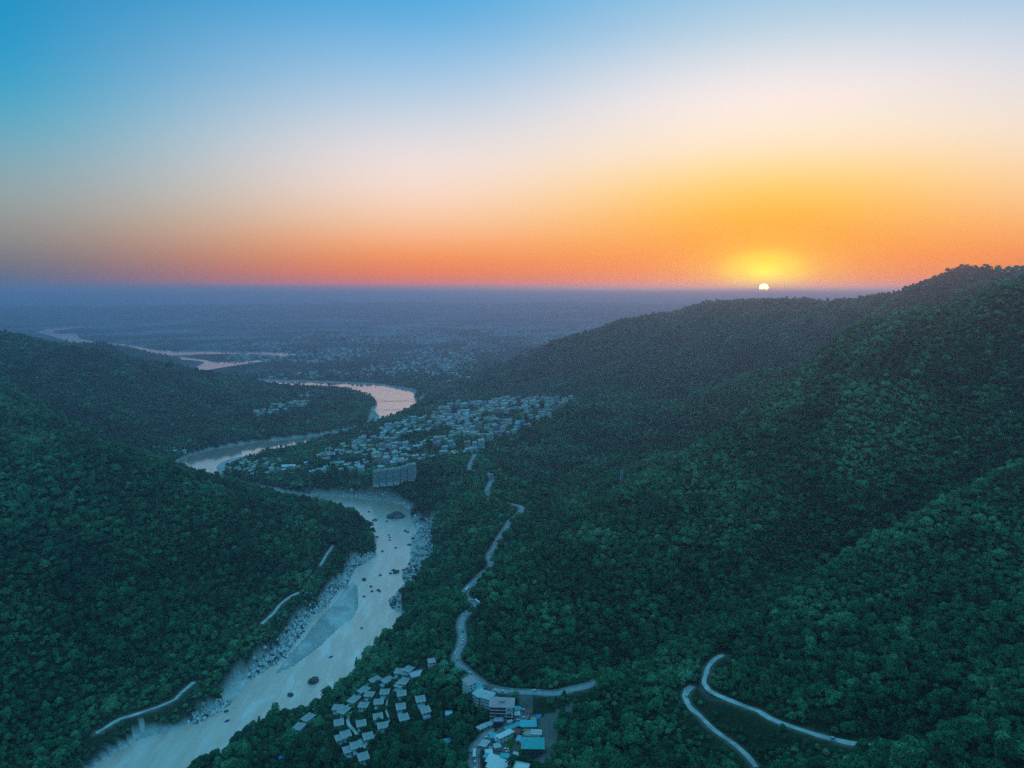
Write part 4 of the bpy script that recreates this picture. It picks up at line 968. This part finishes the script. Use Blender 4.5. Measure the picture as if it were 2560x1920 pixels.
for q, (px, py, w, d, wc, rc) in enumerate([(1246,1846,5,4,'white','white'),(1234,1840,5,4,'pale blue','cyan'),(1291,1827,6,4,'tan','brick red'),(1302,1846,6,5,'white','pale blue'),(1311,1872,5,4,'pink','brick red'),(1222,1880,5,4,'white','white'),(1262,1889,6,4,'grey','cyan'),(1291,1886,5,4,'cream','white'),(1243,1864,5,4,'pale grey','pale grey'),
        (1210,1735,6,5,'white','brick red'),(1228,1750,6,5,'cream','pink'),(1190,1722,6,5,'white','pale blue'),(1294,1768,5,4,'white','cyan'),(1290,1783,6,5,'pale blue','white'),(1322,1776,5,4,'cream','brick red'),(1330,1812,5,4,'white','white')]):
    vbuild('stall', px, py, w, d, 1, wc, rc, .3 - .2 * (q % 4), 'mono', False, 'small roadside stall with %s walls under a %s roof, %s down the village' % (wc, rc, ordinal(q + 1)), 'stall')
LOW_TREES = []
# resort cottages
def cottage_parts(w, d, seed):
    fh = 3.2; wall = block(w, d, 1, fh, max(2, round(w / 3)), 2, base=4)
    rf = MB(); W_, D_ = w/2 + .7, d/2 + .9
    rf.box(-W_, W_, -D_, D_, fh + .05, fh + .35)
    ev = MB()
    for a in ((-W_ - .25, W_ + .25, -D_ - .3, -D_ - .02), (-W_ - .3, -W_ - .02, -D_ - .02, D_ + .02), (-W_ - .25, W_ + .25, D_ + .02, D_ + .3)): ev.box(*a, fh - .1, fh + .75)
    tr = MB(); tr.box(-w/2 - 4.5, -w/2 - .9, -d/2, d/2, -2, .35); tr.box(-w/2 - 4.6, -w/2 - 4.4, -d/2, d/2, .35, 1.2)
    return [m.mesh(n, ms) for m, n, ms in ((wall, 'wall', [paint('cream'), GLASS]), (rf, 'roof', [mat('cottage_roof', (.40, .40, .38), .9, .2, .4)]), (ev, 'eave', [WHITE]), (tr, 'terrace', [paint('pale blue')]))]
CK = [cottage_parts(11, 6.5, 1), cottage_parts(9, 7, 2), cottage_parts(8, 7.5, 3)]
COT = [  # px, py, heading in the picture (degrees), kind, row phrase
 (939,1700,35,0,'r'),(970,1701,40,0,'r'),(910,1726,36,0,'r'),(885,1750,38,0,'r'),(860,1777,40,0,'r'),(771,1795,33,0,'r'),(748,1818,40,1,'r'),(1001,1711,55,0,'t'),(1011,1704,58,0,'t'),(998,1679,62,1,'t'),(1022,1674,48,1,'t'),
 (962,1731,75,2,'m'),(924,1737,55,2,'m'),(947,1756,80,2,'m'),(909,1764,60,2,'m'),(844,1770,60,2,'m'),(1004,1735,95,1,'u'),(1002,1768,100,1,'u'),(1051,1749,105,1,'u'),(1063,1776,112,1,'u'),(1009,1795,112,1,'u'),
 (945,1793,100,1,'l'),(903,1810,100,1,'l'),(957,1815,100,2,'l'),(847,1808,95,1,'l'),(864,1837,118,1,'l'),(920,1842,105,1,'l'),(889,1865,112,1,'l'),(851,1845,118,2,'l'),(908,1893,112,1,'l'),(871,1875,118,2,'l')]
PHR = {'r': 'the riverside row of the resort', 't': 'the top corner of the resort', 'm': 'the middle of the resort', 'u': 'the uphill side of the resort', 'l': 'the lower part of the resort'}
cnt = {}
for px, py, ang, k, row in sorted(COT, key=lambda c: (c[4], c[1])):
    X, Y, _ = hit(px, py, 3.0); Z = hz(X, Y); cnt[row] = cnt.get(row, 0) + 1
    e = link('cottage', None, loc=(X, Y, Z + .6), rz=on_img(px, py, R(ang))); CLEAR.append((X, Y, 9.0)); LOW_TREES.append((X, Y, 20.0))
    tag(e, 'flat-roofed cottage with white eaves, %s from the top in %s' % (ordinal(cnt[row]), PHR[row]), 'cottage', 'resort cottages')
    for me in CK[k]: link(me.name.split('.')[0], me, e)
for nm, pts, lab in (('path', [(883,1779),(874,1788),(870,1800),(873,1813),(889,1830),(902,1852),(914,1870)], 'pale lane curving down through the resort'), ('path', [(970,1743),(967,1762),(966,1779),(974,1803),(950,1822),(932,1850)], 'narrow footpath between the resort cottages')):
    S = smooth_line(np.array([hit(*p) for p in pts])); S[:, 2] = gsample(GZ, S[:, 0], S[:, 1]) + .15
    mb = MB(); ribbon(mb, S, 1.7 if 'lane' in lab else 1.1, .1, .8); tag(mb.obj(nm, dirt), lab, 'path', kind='structure')
    for p in S[::2]: CLEAR.append((p[0], p[1], 4.2))

# traffic
def car_mesh(kind_):
    mb = MB(); L, W_, H_ = {'car': (4.2, 1.8, 1.5), 'suv': (4.7, 1.9, 1.8), 'bus': (10.5, 2.5, 3.2), 'truck': (8.0, 2.4, 3.0)}[kind_]
    if kind_ in ('car', 'suv'):
        pr = [(-L/2, .35), (L/2, .35), (L/2, .75), (L*.27, .92), (-L/2, .95)]
        mb.prism([(x, -W_/2, z) for x, z in pr], [(x, W_/2, z) for x, z in pr])
        b0, b1 = [(-L*.46, -W_*.46, .94), (L*.25, -W_*.46, .93), (L*.25, W_*.46, .93), (-L*.46, W_*.46, .94)], [(-L*.36, -W_*.38, H_ - .06), (L*.10, -W_*.38, H_ - .06), (L*.10, W_*.38, H_ - .06), (-L*.36, W_*.38, H_ - .06)]
        mb.prism(b0, b1, 1, False); mb.box(-L*.37, L*.11, -W_*.39, W_*.39, H_ - .06, H_)
    elif kind_ == 'bus':
        mb.box(-L/2, L/2, -W_/2, W_/2, .4, 1.5); mb.box(-L/2 + .1, L/2 - .05, -W_/2 + .04, W_/2 - .04, 1.5, 2.6, 1); mb.box(-L/2, L/2, -W_/2, W_/2, 2.6, H_)
        for k in range(6): mb.box(-L/2 + .4 + k * 1.9, -L/2 + .65 + k * 1.9, -W_/2, W_/2, 1.5, 2.6)
    else:
        mb.box(-L/2, L*.22, -W_/2, W_/2, .9, H_); mb.box(L*.25, L/2, -W_*.45, W_*.45, .5, 1.4, 3); mb.box(L*.26, L/2 - .1, -W_*.44, W_*.44, 1.4, 2.1, 1); mb.box(L*.26, L/2 - .3, -W_*.44, W_*.44, 2.1, 2.4, 3); mb.box(-L/2, L*.25, -.5, .5, .5, .9, 2)
    for x in (-L*.3, L*.3):
        for s in (-1, 1):
            r = .34 if L < 5 else .5
            rg = lambda y: [(x + r * math.cos(6.2832 * k / 8), y, r + r * math.sin(6.2832 * k / 8)) for k in range(8)]
            mb.prism(rg(s * W_/2 - .12), rg(s * W_/2 + .05), 2)
    return mb.mesh(kind_, [WHITE, GLASS, TANK, mat('truck_blue', (.03, .12, .42), .4, .1)])
CARM = {k: car_mesh(k) for k in ('car', 'suv', 'bus', 'truck')}
CARC = {'white': (.82, .82, .82), 'silver': (.5, .52, .54), 'red': (.5, .05, .05), 'black': (.02, .02, .025), 'grey': (.2, .21, .22), 'blue': (.05, .15, .4)}
def carpaint(c): return mat('car_' + c, CARC[c], .3, .03, .5, spec=.5)
CARS = [(1203,1712,'car','white'),(1240,1732,'car','white'),(1251,1736,'suv','white'),(1268,1735,'car','silver'),(1286,1741,'car','white'),(1285,1750,'car','white'),(1300,1759,'suv','silver'),(1307,1749,'bus','white'),(1308,1766,'car','white'),(1310,1772,'car','red'),(1310,1778,'car','white'),
 (1310,1785,'car','white'),(1298,1796,'suv','white'),(1306,1794,'car','white'),(1293,1802,'car','white'),(1276,1806,'truck','white'),(1254,1817,'suv','white'),(1242,1823,'car','white'),(1233,1829,'car','black'),(1224,1833,'car','white'),(1211,1844,'suv','white'),(1203,1852,'car','white'),(1194,1861,'car','silver'),(1185,1874,'car','white'),(1182,1889,'bus','white'),(1183,1907,'suv','white'),(1185,1916,'car','white'),
 (1334,1729,'suv','white'),(1194,1439,'car','white'),(1202,1435,'car','white'),(1180,1459,'car','white'),(1172,1468,'suv','white'),(1166,1473,'bus','white'),(1161,1477,'car','white'),(1158,1484,'car','white'),(1164,1491,'car','red'),(1169,1495,'car','white'),(1174,1499,'suv','white'),(1180,1502,'car','white'),(1188,1506,'bus','white'),
 (1157,1535,'car','white'),(1160,1540,'car','white'),(1149,1571,'car','white'),(1153,1583,'car','black'),(1153,1593,'car','white'),(1153,1602,'car','white'),(1151,1609,'suv','white'),(1143,1624,'car','white'),(1137,1639,'car','white'),(1138,1646,'suv','silver'),(1161,1677,'car','silver'),(1167,1680,'car','white'),(1175,1688,'suv','white'),
 (1281,1298,'car','white'),(1275,1303,'bus','red'),(1270,1308,'car','white'),(1268,1313,'car','white'),(1265,1321,'car','silver'),(1260,1329,'car','white'),(1254,1336,'suv','white'),(1248,1343,'car','white'),(1246,1352,'bus','red'),(1240,1362,'car','white'),(1236,1370,'car','white'),(1230,1380,'car','white'),(1225,1388,'suv','silver'),(1225,1396,'car','white'),(1229,1405,'car','white'),
 (1219,1219,'car','red'),(1218,1226,'car','white'),(1219,1232,'car','red'),(1219,1238,'car','white'),(1176,1160,'suv','white'),(1190,1177,'car','white'),(1200,1179,'car','white'),(1717,1733,'suv','white'),(2084,1848,'suv','white')]
seq = {}
for px, py, kd, c in sorted(CARS, key=lambda c: -c[1]):
    X, Y, _ = hit(px, py, .8); dist, k, i, a, S = road_near(X, Y)
    hw = ROADS[k][1]; nrm = np.array([-math.sin(a), math.cos(a)])
    off = float(np.dot(np.array([X, Y]) - S[:2], nrm)); off = max(-hw + 1.3, min(hw - 1.3, off))
    if abs(off) < 1.0 and hw > 3: off = 1.3
    P = S[:2] + nrm * off
    o = link({'car': 'car', 'suv': 'car', 'bus': 'bus', 'truck': 'truck'}[kd], CARM[kd], loc=(P[0], P[1], S[2] + .13), rz=a + (math.pi if off > 0 else 0))
    slots(o, [carpaint(c), GLASS, TANK]); seq[k] = seq.get(k, 0) + 1
    where = {0: 'on the valley road', 1: 'on the side road behind the bend', 2: 'on the upper forest lane', 3: 'on the lower forest lane'}.get(k, 'on the lane')
    word = {'car': 'small car', 'suv': 'large car', 'bus': 'bus', 'truck': 'truck with blue cab'}[kd]
    tag(o, '%s %s %s, %s vehicle up from its village end' % (c, word, where, ordinal(seq[k])) if k == 0 else '%s %s %s, %s up from its lower end' % (c, word, where, ordinal(seq[k])), {'car': 'car', 'suv': 'car'}.get(kd, kd), 'vehicles on the valley road' if k == 0 else None)
YCARS = [(1227,1869,'car','white',.3),(1225,1874,'car','white',.5),(1216,1876,'car','silver',1.2),(1222,1886,'car','white',.2),(1245,1871,'suv','white',.1),(1251,1875,'car','grey',.9),(1258,1880,'car','red',.6),(1268,1879,'car','white',.5),(1265,1873,'suv','white',.4),(1243,1850,'suv','white',-1.2)]
for q, (px, py, kd, c, a) in enumerate(YCARS):
    X, Y, Z = hit(px, py, .8); o = link('car', CARM[kd], loc=(X, Y, Z + .05), rz=a); slots(o, [carpaint(c), GLASS, TANK])
    tag(o, '%s %s parked in the dusty yard, %s from the road side' % (c, 'large car' if kd == 'suv' else 'small car', ordinal(q + 1)), 'car', 'cars parked in the yard')

# excavator in the yard
X, Y, Z = hit(1296, 1857); ex = link('excavator', None, loc=(X, Y, Z), rz=.5); tag(ex, 'small yellow excavator with raised dark boom in the yard', 'excavator')
YEL = mat('machine_yellow', (.7, .42, .06), .5, .15, .8); DRK = mat('dark_steel', (.04, .045, .05), .5, .2, .6)
for s in (-1, 1):
    mb = MB(); pr = [(-1.9, .25), (-1.5, 0), (1.5, 0), (1.9, .25), (1.9, .6), (1.5, .85), (-1.5, .85), (-1.9, .6)]; mb.prism([(x, s * 1.2 - .3, z) for x, z in pr], [(x, s * 1.2 + .3, z) for x, z in pr]); mb.obj('track', DRK, ex)
mb = MB(); mb.box(-2.2, 1.2, -1.2, 1.2, .9, 2.0); mb.obj('body', YEL, ex)
mb = MB(); mb.box(.1, 1.5, .1, 1.2, 2.0, 3.1); mb.obj('cab', GLASS, ex)
mb = MB(); mb.bar((1.2, -.5, 1.8), (4.4, -.5, 5.4), .5); mb.obj('boom', DRK, ex)
mb = MB(); mb.bar((4.4, -.5, 5.4), (7.2, -.5, 7.4), .4); mb.obj('dipper_arm', DRK, ex)
mb = MB(); pr = [(6.9, 7.6), (7.9, 7.5), (7.7, 6.4), (7.0, 6.6)]; mb.prism([(x, -1.0, z) for x, z in pr], [(x, 0, z) for x, z in pr]); mb.obj('bucket', DRK, ex)
CLEAR.append((X, Y, 9))
a_, b_ = hit(1308, 1881), hit(1328, 1897); mb = MB(); mb.bar((a_[0], a_[1], a_[2] + .9), (b_[0], b_[1], b_[2] + .9), .35, 0, 2.4); tag(mb.obj('boundary_wall', WHITE), 'low straight white wall running across the yard', 'wall')
for px, py, s_ in ((1277, 1879, 1.0), (1302, 1897, .85)):
    X, Y, Z = hit(px, py); e = link('tree', None, loc=(X, Y, Z), scale=(s_,) * 3)
    tag(e, 'bright green %s garden tree in the yard' % ('taller' if s_ == 1 else 'smaller'), 'tree')
    c = link('crown', crown_mesh('crown', 77, 3.2, 12, 600, .7, 'tall', LEAF_B), e); c['tint'] = .4; link('trunk', TREES_NEAR[3][1], e)
X, Y, Z = hit(1249, 1184); e = link('tree', None, loc=(X, Y, Z), scale=(1.5,) * 3); tag(e, 'single yellow-leaved tree above the far valley road', 'tree'); CLEAR.append((X, Y, 8))
c = link('crown', crown_mesh('crown', 79, 4.5, 9, 500, 1.0, 'round', LEAF_Y), e); c['tint'] = .5; link('trunk', TREES_NEAR[1][1], e)

# boulders in the river
ROCK = mat('boulder', (.11, .115, .115), .85, .5, .6, bump=.5)
def rock_mesh(seed):
    rs = np.random.RandomState(seed); mb = MB(); nu, nv = 14, 8; P = []
    for j in range(nv + 1):
        th = math.pi * j / nv
        for i in range(nu):
            ph = 2 * math.pi * i / nu; v = np.array([math.sin(th) * math.cos(ph), math.sin(th) * math.sin(ph), math.cos(th)])
            n = fbm(np.array([v[0] * 1.6 + seed * 3.1 + 9]), np.array([v[1] * 1.6 + v[2] * 2.3 + 20]), 3)[0]
            P.append(tuple(v * (.62 + .75 * n) * (1, .78, .6)))
    F = [(j * nu + i, j * nu + (i + 1) % nu, (j + 1) * nu + (i + 1) % nu, (j + 1) * nu + i)[::-1] for j in range(nv) for i in range(nu)]
    mb.poly(P, F); return mb.mesh('boulder', [ROCK])
RM = [rock_mesh(s) for s in range(5)]
BOULD = [(990,1291,17,'large dark rounded rock islet in the upper reach'),(785,1702,7,'big dark boulder alone in the lower river'),(726,1737,4,'dark boulder downstream of the big lower one'),(991,1430,6,'largest dark rock of the cluster at the rocky right bank'),(910,1449,4.5,'dark rock just above the head of the gravel bar')] + [(px, py, s, None) for px, py, s in [
 (937,1300,5),(922,1279,3),(967,1303,3),(1013,1327,3.5),(943,1342,3),(972,1337,2.4),(974,1343,2.4),(974,1350,2.4),(989,1369,2.8),(956,1378,2.8),(983,1425,3.4),(976,1433,3.0),(1009,1425,3.2),(1017,1421,3.0),(951,1438,2.8),(927,1466,2.8),(930,1478,2.6),(945,1475,2.8),(949,1478,2.6),(910,1491,2.4),(904,1570,2.2),(1019,1330,3),(565,1778,2.5),(1030,1404,4),(1024,1362,4),(1032,1346,4)]]
for q, (px, py, s, lab) in enumerate(BOULD):
    X, Y, _ = at_z(px, py, .3); o = link('boulder', RM[q % 5], loc=(X, Y, s * .10), rz=q * 1.3, scale=(s, s, s * .8))
    tag(o, lab or 'small dark rock in the river, %s counting up the list from the far bend downstream' % ordinal(q - 4), 'rock', None if lab else 'small rocks in the river')
small = sorted([o for o in COL.objects if o.get('group') == 'small rocks in the river'], key=lambda o: -o.location.y)
for q, o in enumerate(small): o['label'] = 'small dark rock in the river, %s in order downstream from the upper islet' % ordinal(q + 1)
# shoreline rubble: hundreds of stones along the banks
rb = MB(); rr_ = random.Random(8); base_v = [tuple(v.co) for v in RM[2].vertices]; base_f = [tuple(p.vertices) for p in RM[2].polygons]
def pebble(X, Y, Z, s):
    k = 6; P = [(X + s * math.cos(6.2832 * i / k) * rr_.uniform(.6, 1.1), Y + s * math.sin(6.2832 * i / k) * rr_.uniform(.6, 1.1), Z - s * .3) for i in range(k)]
    Q = [(X + s * .6 * math.cos(6.2832 * i / k + .4) * rr_.uniform(.5, 1.1), Y + s * .6 * math.sin(6.2832 * i / k + .4) * rr_.uniform(.5, 1.1), Z + s * rr_.uniform(.35, .8)) for i in range(k)]
    rb.prism(P, Q, rr_.choice([0, 1, 1, 1, 2, 2]))
for key in ('g', 'd', 'j', 'h', 'f'):
    P = np.array(SANDS_W[key]); lo, hi = P.min(0), P.max(0); n = 0; t = 0
    while n < {'g': 2200, 'd': 1300, 'j': 260, 'h': 60, 'f': 300}[key] and t < 26000:
        t += 1; X, Y = rr_.uniform(lo[0], hi[0]), rr_.uniform(lo[1], hi[1])
        if not inside(SANDS_W[key], np.array([X]), np.array([Y]))[0]: continue
        pebble(X, Y, hz(X, Y), rr_.choice([.7, 1.0, 1.4, 2.0, 3.0])); n += 1
tag(rb.obj('shore_rubble', [ROCK, mat('pale_rock', (.78, .78, .75), .9, .3, .5), mat('mid_rock', (.48, .48, .47), .9, .4, .5)]), 'broken rock and boulders along both river banks', 'rubble', kind='stuff')
# rafts
def raft(px, py, col, lab):
    X, Y, _ = at_z(px, py, .3); e = link('raft', None, loc=(X, Y, 0), rz=.8); tag(e, lab, 'raft')
    m = mat('rubber_' + col, {'blue': (.02, .10, .45), 'orange': (.6, .2, .04)}[col], .5, .1, .8)
    mb = MB(); n, k = 20, 8; path = [(2.6 * math.cos(6.2832 * i / n), 1.2 * math.sin(6.2832 * i / n)) for i in range(n)]; P = []
    for x, y in path:
        for j in range(k): t = 6.2832 * j / k; P.append((x * (1 + .13 * math.cos(t)), y * (1 + .28 * math.cos(t)), .35 + .33 * math.sin(t) + .1 * (abs(x) / 2.6) ** 3))
    mb.poly(P, [(i * k + j, ((i + 1) % n) * k + j, ((i + 1) % n) * k + (j + 1) % k, i * k + (j + 1) % k) for i in range(n) for j in range(k)]); mb.obj('tube', m, e, True)
    mb = MB(); mb.poly([(x * .95, y * .9, .12) for x, y in path], [tuple(range(n))]); mb.obj('floor', DRK, e)
    for x in (-.9, .9): mb = MB(); mb.box(x - .25, x + .25, -1.0, 1.0, .4, .7); mb.obj('thwart', m, e)
raft(827, 1642, 'blue', 'blue raft midstream beside the gravel bar tail'); raft(568, 1802, 'blue', 'blue raft near the left bank at the lower bend')

# pylons
STEEL = mat('galvanised_steel', (.55, .57, .58), .5, .1, 1.0, metal=.3)
def pylon(px, py, H_, lab):
    X, Y, Z = hit(px, py); e = link('pylon', None, loc=(X, Y, Z - 1)); tag(e, lab, 'pylon'); CLEAR.append((X, Y, 8)); W0, W1 = H_ * .12, H_ * .02
    for sx in (-1, 1):
        for sy in (-1, 1):
            mb = MB(); mb.bar((sx * W0, sy * W0, 0), (sx * W1, sy * W1, H_), .42); mb.obj('leg', STEEL, e)
    br = MB()
    for k in range(6):
        t0, t1 = k / 6, (k + 1) / 6; w0, w1 = W0 + (W1 - W0) * t0, W0 + (W1 - W0) * t1
        for (a, b) in (((-1, -1), (1, -1)), ((1, -1), (1, 1)), ((1, 1), (-1, 1)), ((-1, 1), (-1, -1))):
            br.bar((a[0] * w0, a[1] * w0, t0 * H_), (b[0] * w1, b[1] * w1, t1 * H_), .22); br.bar((b[0] * w0, b[1] * w0, t0 * H_), (a[0] * w1, a[1] * w1, t1 * H_), .22)
    br.obj('bracing', STEEL, e)
    for t, wd in ((.68, .17), (.80, .14), (.92, .11)): mb = MB(); mb.bar((-H_ * wd, 0, H_ * t), (H_ * wd, 0, H_ * t), .4); mb.bar((-H_ * wd, 0, H_ * t), (0, 0, H_ * t + 1.4), .25); mb.bar((H_ * wd, 0, H_ * t), (0, 0, H_ * t + 1.4), .25); mb.obj('cross_arm', STEEL, e)
pylon(1554, 1207, 27, 'largest lattice pylon standing on the lit spur'); pylon(1490, 1168, 26, 'middle pylon further down behind the lit spur'); pylon(1356, 1117, 26, 'pylon on the wooded slope near the town edge'); pylon(569, 972, 30, 'lone pylon at the end of the middle left hill')

# two footbridges over the far bends
def footbridge(a, b, zdeck, th, lab, sag=.35):
    A, B = Vector((*at_z(*a, zdeck)[:2], zdeck)), Vector((*at_z(*b, zdeck)[:2], zdeck)); L = (B - A).length
    e = link('footbridge', None, loc=A); tag(e, lab, 'bridge'); D = B - A; n = 16
    dk = MB(); pt = lambda t: D * t + Vector((0, 0, math.sin(math.pi * t) * L * .02))
    for i in range(n): dk.bar(pt(i / n), pt((i + 1) / n), 2.4, 0, .7)
    dk.obj('deck', mat('bridge_steel', (.16, .14, .13), .6, .2), e); side = Vector((-D.y, D.x, 0)).normalized() * 1.5
    for t in (0, 1):
        mb = MB()
        for s in (-1, 1): mb.bar(D * t + side * s + Vector((0, 0, -zdeck)), D * t + side * s + Vector((0, 0, th)), 1.1)
        for q in (.55, .97): mb.bar(D * t - side + Vector((0, 0, th * q)), D * t + side + Vector((0, 0, th * q)), .9)
        mb.obj('tower', mat('bridge_tower', (.45, .40, .36), .7, .15), e)
    for s in (-1, 1):
        mb = MB(); cp = lambda t: D * t + side * s + Vector((0, 0, 1.2 + L * .02 + (th - 1.2 - L * .02) * (2 * t - 1) ** 2))
        for i in range(n): mb.bar(cp(i / n), cp((i + 1) / n), .35)
        mb.obj('cable', STEEL, e); hg = MB()
        for i in range(1, n): hg.bar(cp(i / n), pt(i / n) + side * s, .14)
        hg.obj('hangers', STEEL, e)
footbridge((942, 1006), (1042, 1004), 14, 12, 'thin suspension footbridge across the wide nearer bend'); footbridge((802, 966), (891, 957.5), 12, 20, 'far suspension footbridge with tall towers at the upper bend')
for px, py, lab in ((706, 1897, 'blue tarpaulin shelter in the trees at the bottom'), (545, 1889, 'small blue tarpaulin shelter by the lower river bank')):
    X, Y, Z = hit(px, py); e = link('tarpaulin_shelter', None, loc=(X, Y, Z), rz=.5); tag(e, lab, 'shelter'); CLEAR.append((X, Y, 6))
    mb = MB(); mb.gable(-3.4, 3.4, -2.4, 2.4, 2.3, 1.1, t=.06); mb.obj('sheet', mat('blue_tarpaulin', (.03, .25, .6), .6, .15, .5), e)
    for sx in (-3.1, 3.1):
        for sy in (-2.1, 2.1): mb = MB(); mb.bar((sx, sy, -.5), (sx, sy, 2.35), .14); mb.obj('post', BARK, e)
# ---------------------------------------------------------------- forest: planted last, round everything built
for S in ROAD_S[2:]:                                   # lanes keep an open verge on the downhill side
    for q in S[::2]:
        k_ = 7.5 / math.hypot(q[0], q[1]); CLEAR.append((q[0] * (1 - k_), q[1] * (1 - k_), 6.4)); LOW_TREES.append((q[0] * (1 - 3 * k_), q[1] * (1 - 3 * k_), 18.0))
FP = forest_points()
if CLEAR:
    CL = np.array(CLEAR)
    near = np.hypot(FP[:, 0], FP[:, 1]) < 3600
    keep = np.ones(len(FP), bool)
    idx = np.where(near)[0]
    for i in range(0, len(CL), 40):
        c = CL[i:i+40]
        d = np.hypot(FP[idx, 0, None] - c[None, :, 0], FP[idx, 1, None] - c[None, :, 1]) < c[None, :, 2]
        keep[idx[d.any(1)]] = False
    FP = FP[keep]
rs_ = np.random.RandomState(3)
n_ = len(FP); r_ = np.hypot(FP[:, 0], FP[:, 1])
tint = np.clip(.33 + .62 * (fbm(FP[:, 0] / 60, FP[:, 1] / 60, 3) - .5) * 1.6 + .2 * rs_.randn(n_), 0, 1)
lowveg_and_light = fbm(FP[:, 0] / 110 + 40, FP[:, 1] / 110, 3)
# dry scrub and painted sky light brighten the spur crests: where the ground stands above its surroundings
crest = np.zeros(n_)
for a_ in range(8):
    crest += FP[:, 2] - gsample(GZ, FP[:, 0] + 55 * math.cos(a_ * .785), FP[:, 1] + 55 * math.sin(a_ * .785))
lowveg_and_light = lowveg_and_light + np.clip(crest / 8 / 26, 0, .28)
size = np.clip(.80 * np.exp(.36 * rs_.randn(n_)), .35, 2.0) * np.where(lowveg_and_light > .60, .84, 1.0)
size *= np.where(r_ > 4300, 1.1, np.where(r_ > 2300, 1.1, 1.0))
tint = np.clip(np.where(lowveg_and_light > .60, tint + .26, tint), 0, 1)  # lighter low scrub; on crests also sky light put into the leaf colour
if LOW_TREES:                                         # gardens: only young trees stand between the cottages and by the lanes
    for x_, y_, d_ in LOW_TREES: size = np.where(np.hypot(FP[:, 0] - x_, FP[:, 1] - y_) < d_, np.minimum(size, .62), size)
pale = rs_.rand(n_) > .985; tint = np.where(pale, np.clip(tint + .35, 0, 1), tint)
pick = rs_.choice(6, n_, p=[.24, .22, .18, .12, .20, .04]); turn = rs_.rand(n_) * 6.283
left = FP[:, 0] < np.interp(FP[:, 1], [300, 600, 1200, 1300, 2000, 3000], [-420, -380, -235, -350, -800, -300])
# 300 nearest trees stand as single trees
vis = visible(FP[:, 0], FP[:, 1], FP[:, 2] + 8, .0)
px_, py_ = project(FP + np.array([0, 0, 5.0]))
inview = vis & (px_ > 0) & (px_ < 2560) & (py_ > 0) & (py_ < 1920)
big = size / r_ * inview
solo = np.argsort(-big)[:300]
TL = {0: 'broad round-crowned forest tree on the nearest dark slopes', 1: 'small domed forest tree on the nearest dark slopes', 2: 'wide spreading forest tree on the nearest dark slopes',
      3: 'tall narrow leafy tree on the nearest dark slopes', 4: 'low bushy forest tree on the nearest dark slopes', 5: 'pointed conical tree on the nearest dark slopes'}
for i in solo:
    e = link('tree', None, loc=tuple(FP[i] - (0, 0, .4)), rz=float(turn[i]), scale=(float(size[i]),) * 3); e.empty_display_size = .5
    k = int(pick[i]); x_, y_ = px_[i], py_[i]
    wh = 'on the slope left of the river' if x_ < 560 and left[i] else 'at the bottom below the resort cottages' if x_ < 1120 else 'around the village by the road' if x_ < 1420 else 'beside the two pale forest lanes' if x_ < 2120 else 'in the lower right corner of the forest'
    lb = TL[k].replace('on the nearest dark slopes', wh); tag(e, lb, 'tree', 'single trees: ' + lb)
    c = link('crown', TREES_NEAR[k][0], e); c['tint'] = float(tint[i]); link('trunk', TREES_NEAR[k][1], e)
rest = np.ones(n_, bool); rest[solo] = False
def scatter(name, sel, g, label):
    P = FP[sel] - np.array([0, 0, .5]); me = bpy.data.meshes.new(name); me.vertices.add(len(P)); me.vertices.foreach_set('co', P.astype(np.float32).ravel())
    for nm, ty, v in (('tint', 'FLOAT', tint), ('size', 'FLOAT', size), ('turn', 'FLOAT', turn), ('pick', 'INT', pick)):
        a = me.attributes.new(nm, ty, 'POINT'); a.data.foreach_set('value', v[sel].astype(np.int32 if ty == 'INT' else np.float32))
    o = link(name, me); md = o.modifiers.new('scatter', 'NODES'); md.node_group = g
    tag(o, label, 'forest', kind='stuff'); return o
X0 = FP[:, 0]
left = X0 < np.interp(FP[:, 1], [300, 600, 1200, 1300, 2000, 3000], [-420, -380, -235, -350, -800, -300])
cls = np.where(r_ < 1500, np.where(left, 0, 1), np.where(left, 2, np.where(r_ < 2350, 3, 4))); cls = np.where(r_ >= 4300, 5, cls)
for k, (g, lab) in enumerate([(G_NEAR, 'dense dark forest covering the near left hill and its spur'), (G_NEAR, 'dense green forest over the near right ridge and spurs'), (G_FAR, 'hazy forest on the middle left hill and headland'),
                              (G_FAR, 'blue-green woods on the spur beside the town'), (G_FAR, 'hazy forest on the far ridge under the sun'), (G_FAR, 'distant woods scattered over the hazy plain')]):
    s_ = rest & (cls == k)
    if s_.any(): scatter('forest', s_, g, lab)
print('trees', n_, [int((cls == k).sum()) for k in range(6)])
# ---------------------------------------------------------------- valley haze
hm = bpy.data.materials.new('haze'); hm.use_nodes = True; ht = hm.node_tree; ht.nodes.clear()
pv = N(ht, 'ShaderNodeVolumePrincipled'); pv.inputs['Color'].default_value = (.60, .71, 1.0, 1)
pv.inputs['Density'].default_value = 1.35e-4; pv.inputs['Anisotropy'].default_value = .68
ho = N(ht, 'ShaderNodeOutputMaterial'); ht.links.new(pv.outputs[0], ho.inputs['Volume'])
hb = MB(); _top = max(float(GZ.max()) + 25, CAM_Z + 40)
hb.box(-85000, 85000, -3000, 76000, float(GZ.min()) - 1.0, _top)
haze = tag(hb.obj('haze', hm), 'pale blue evening haze filling the valley and plain', 'haze', kind='stuff')
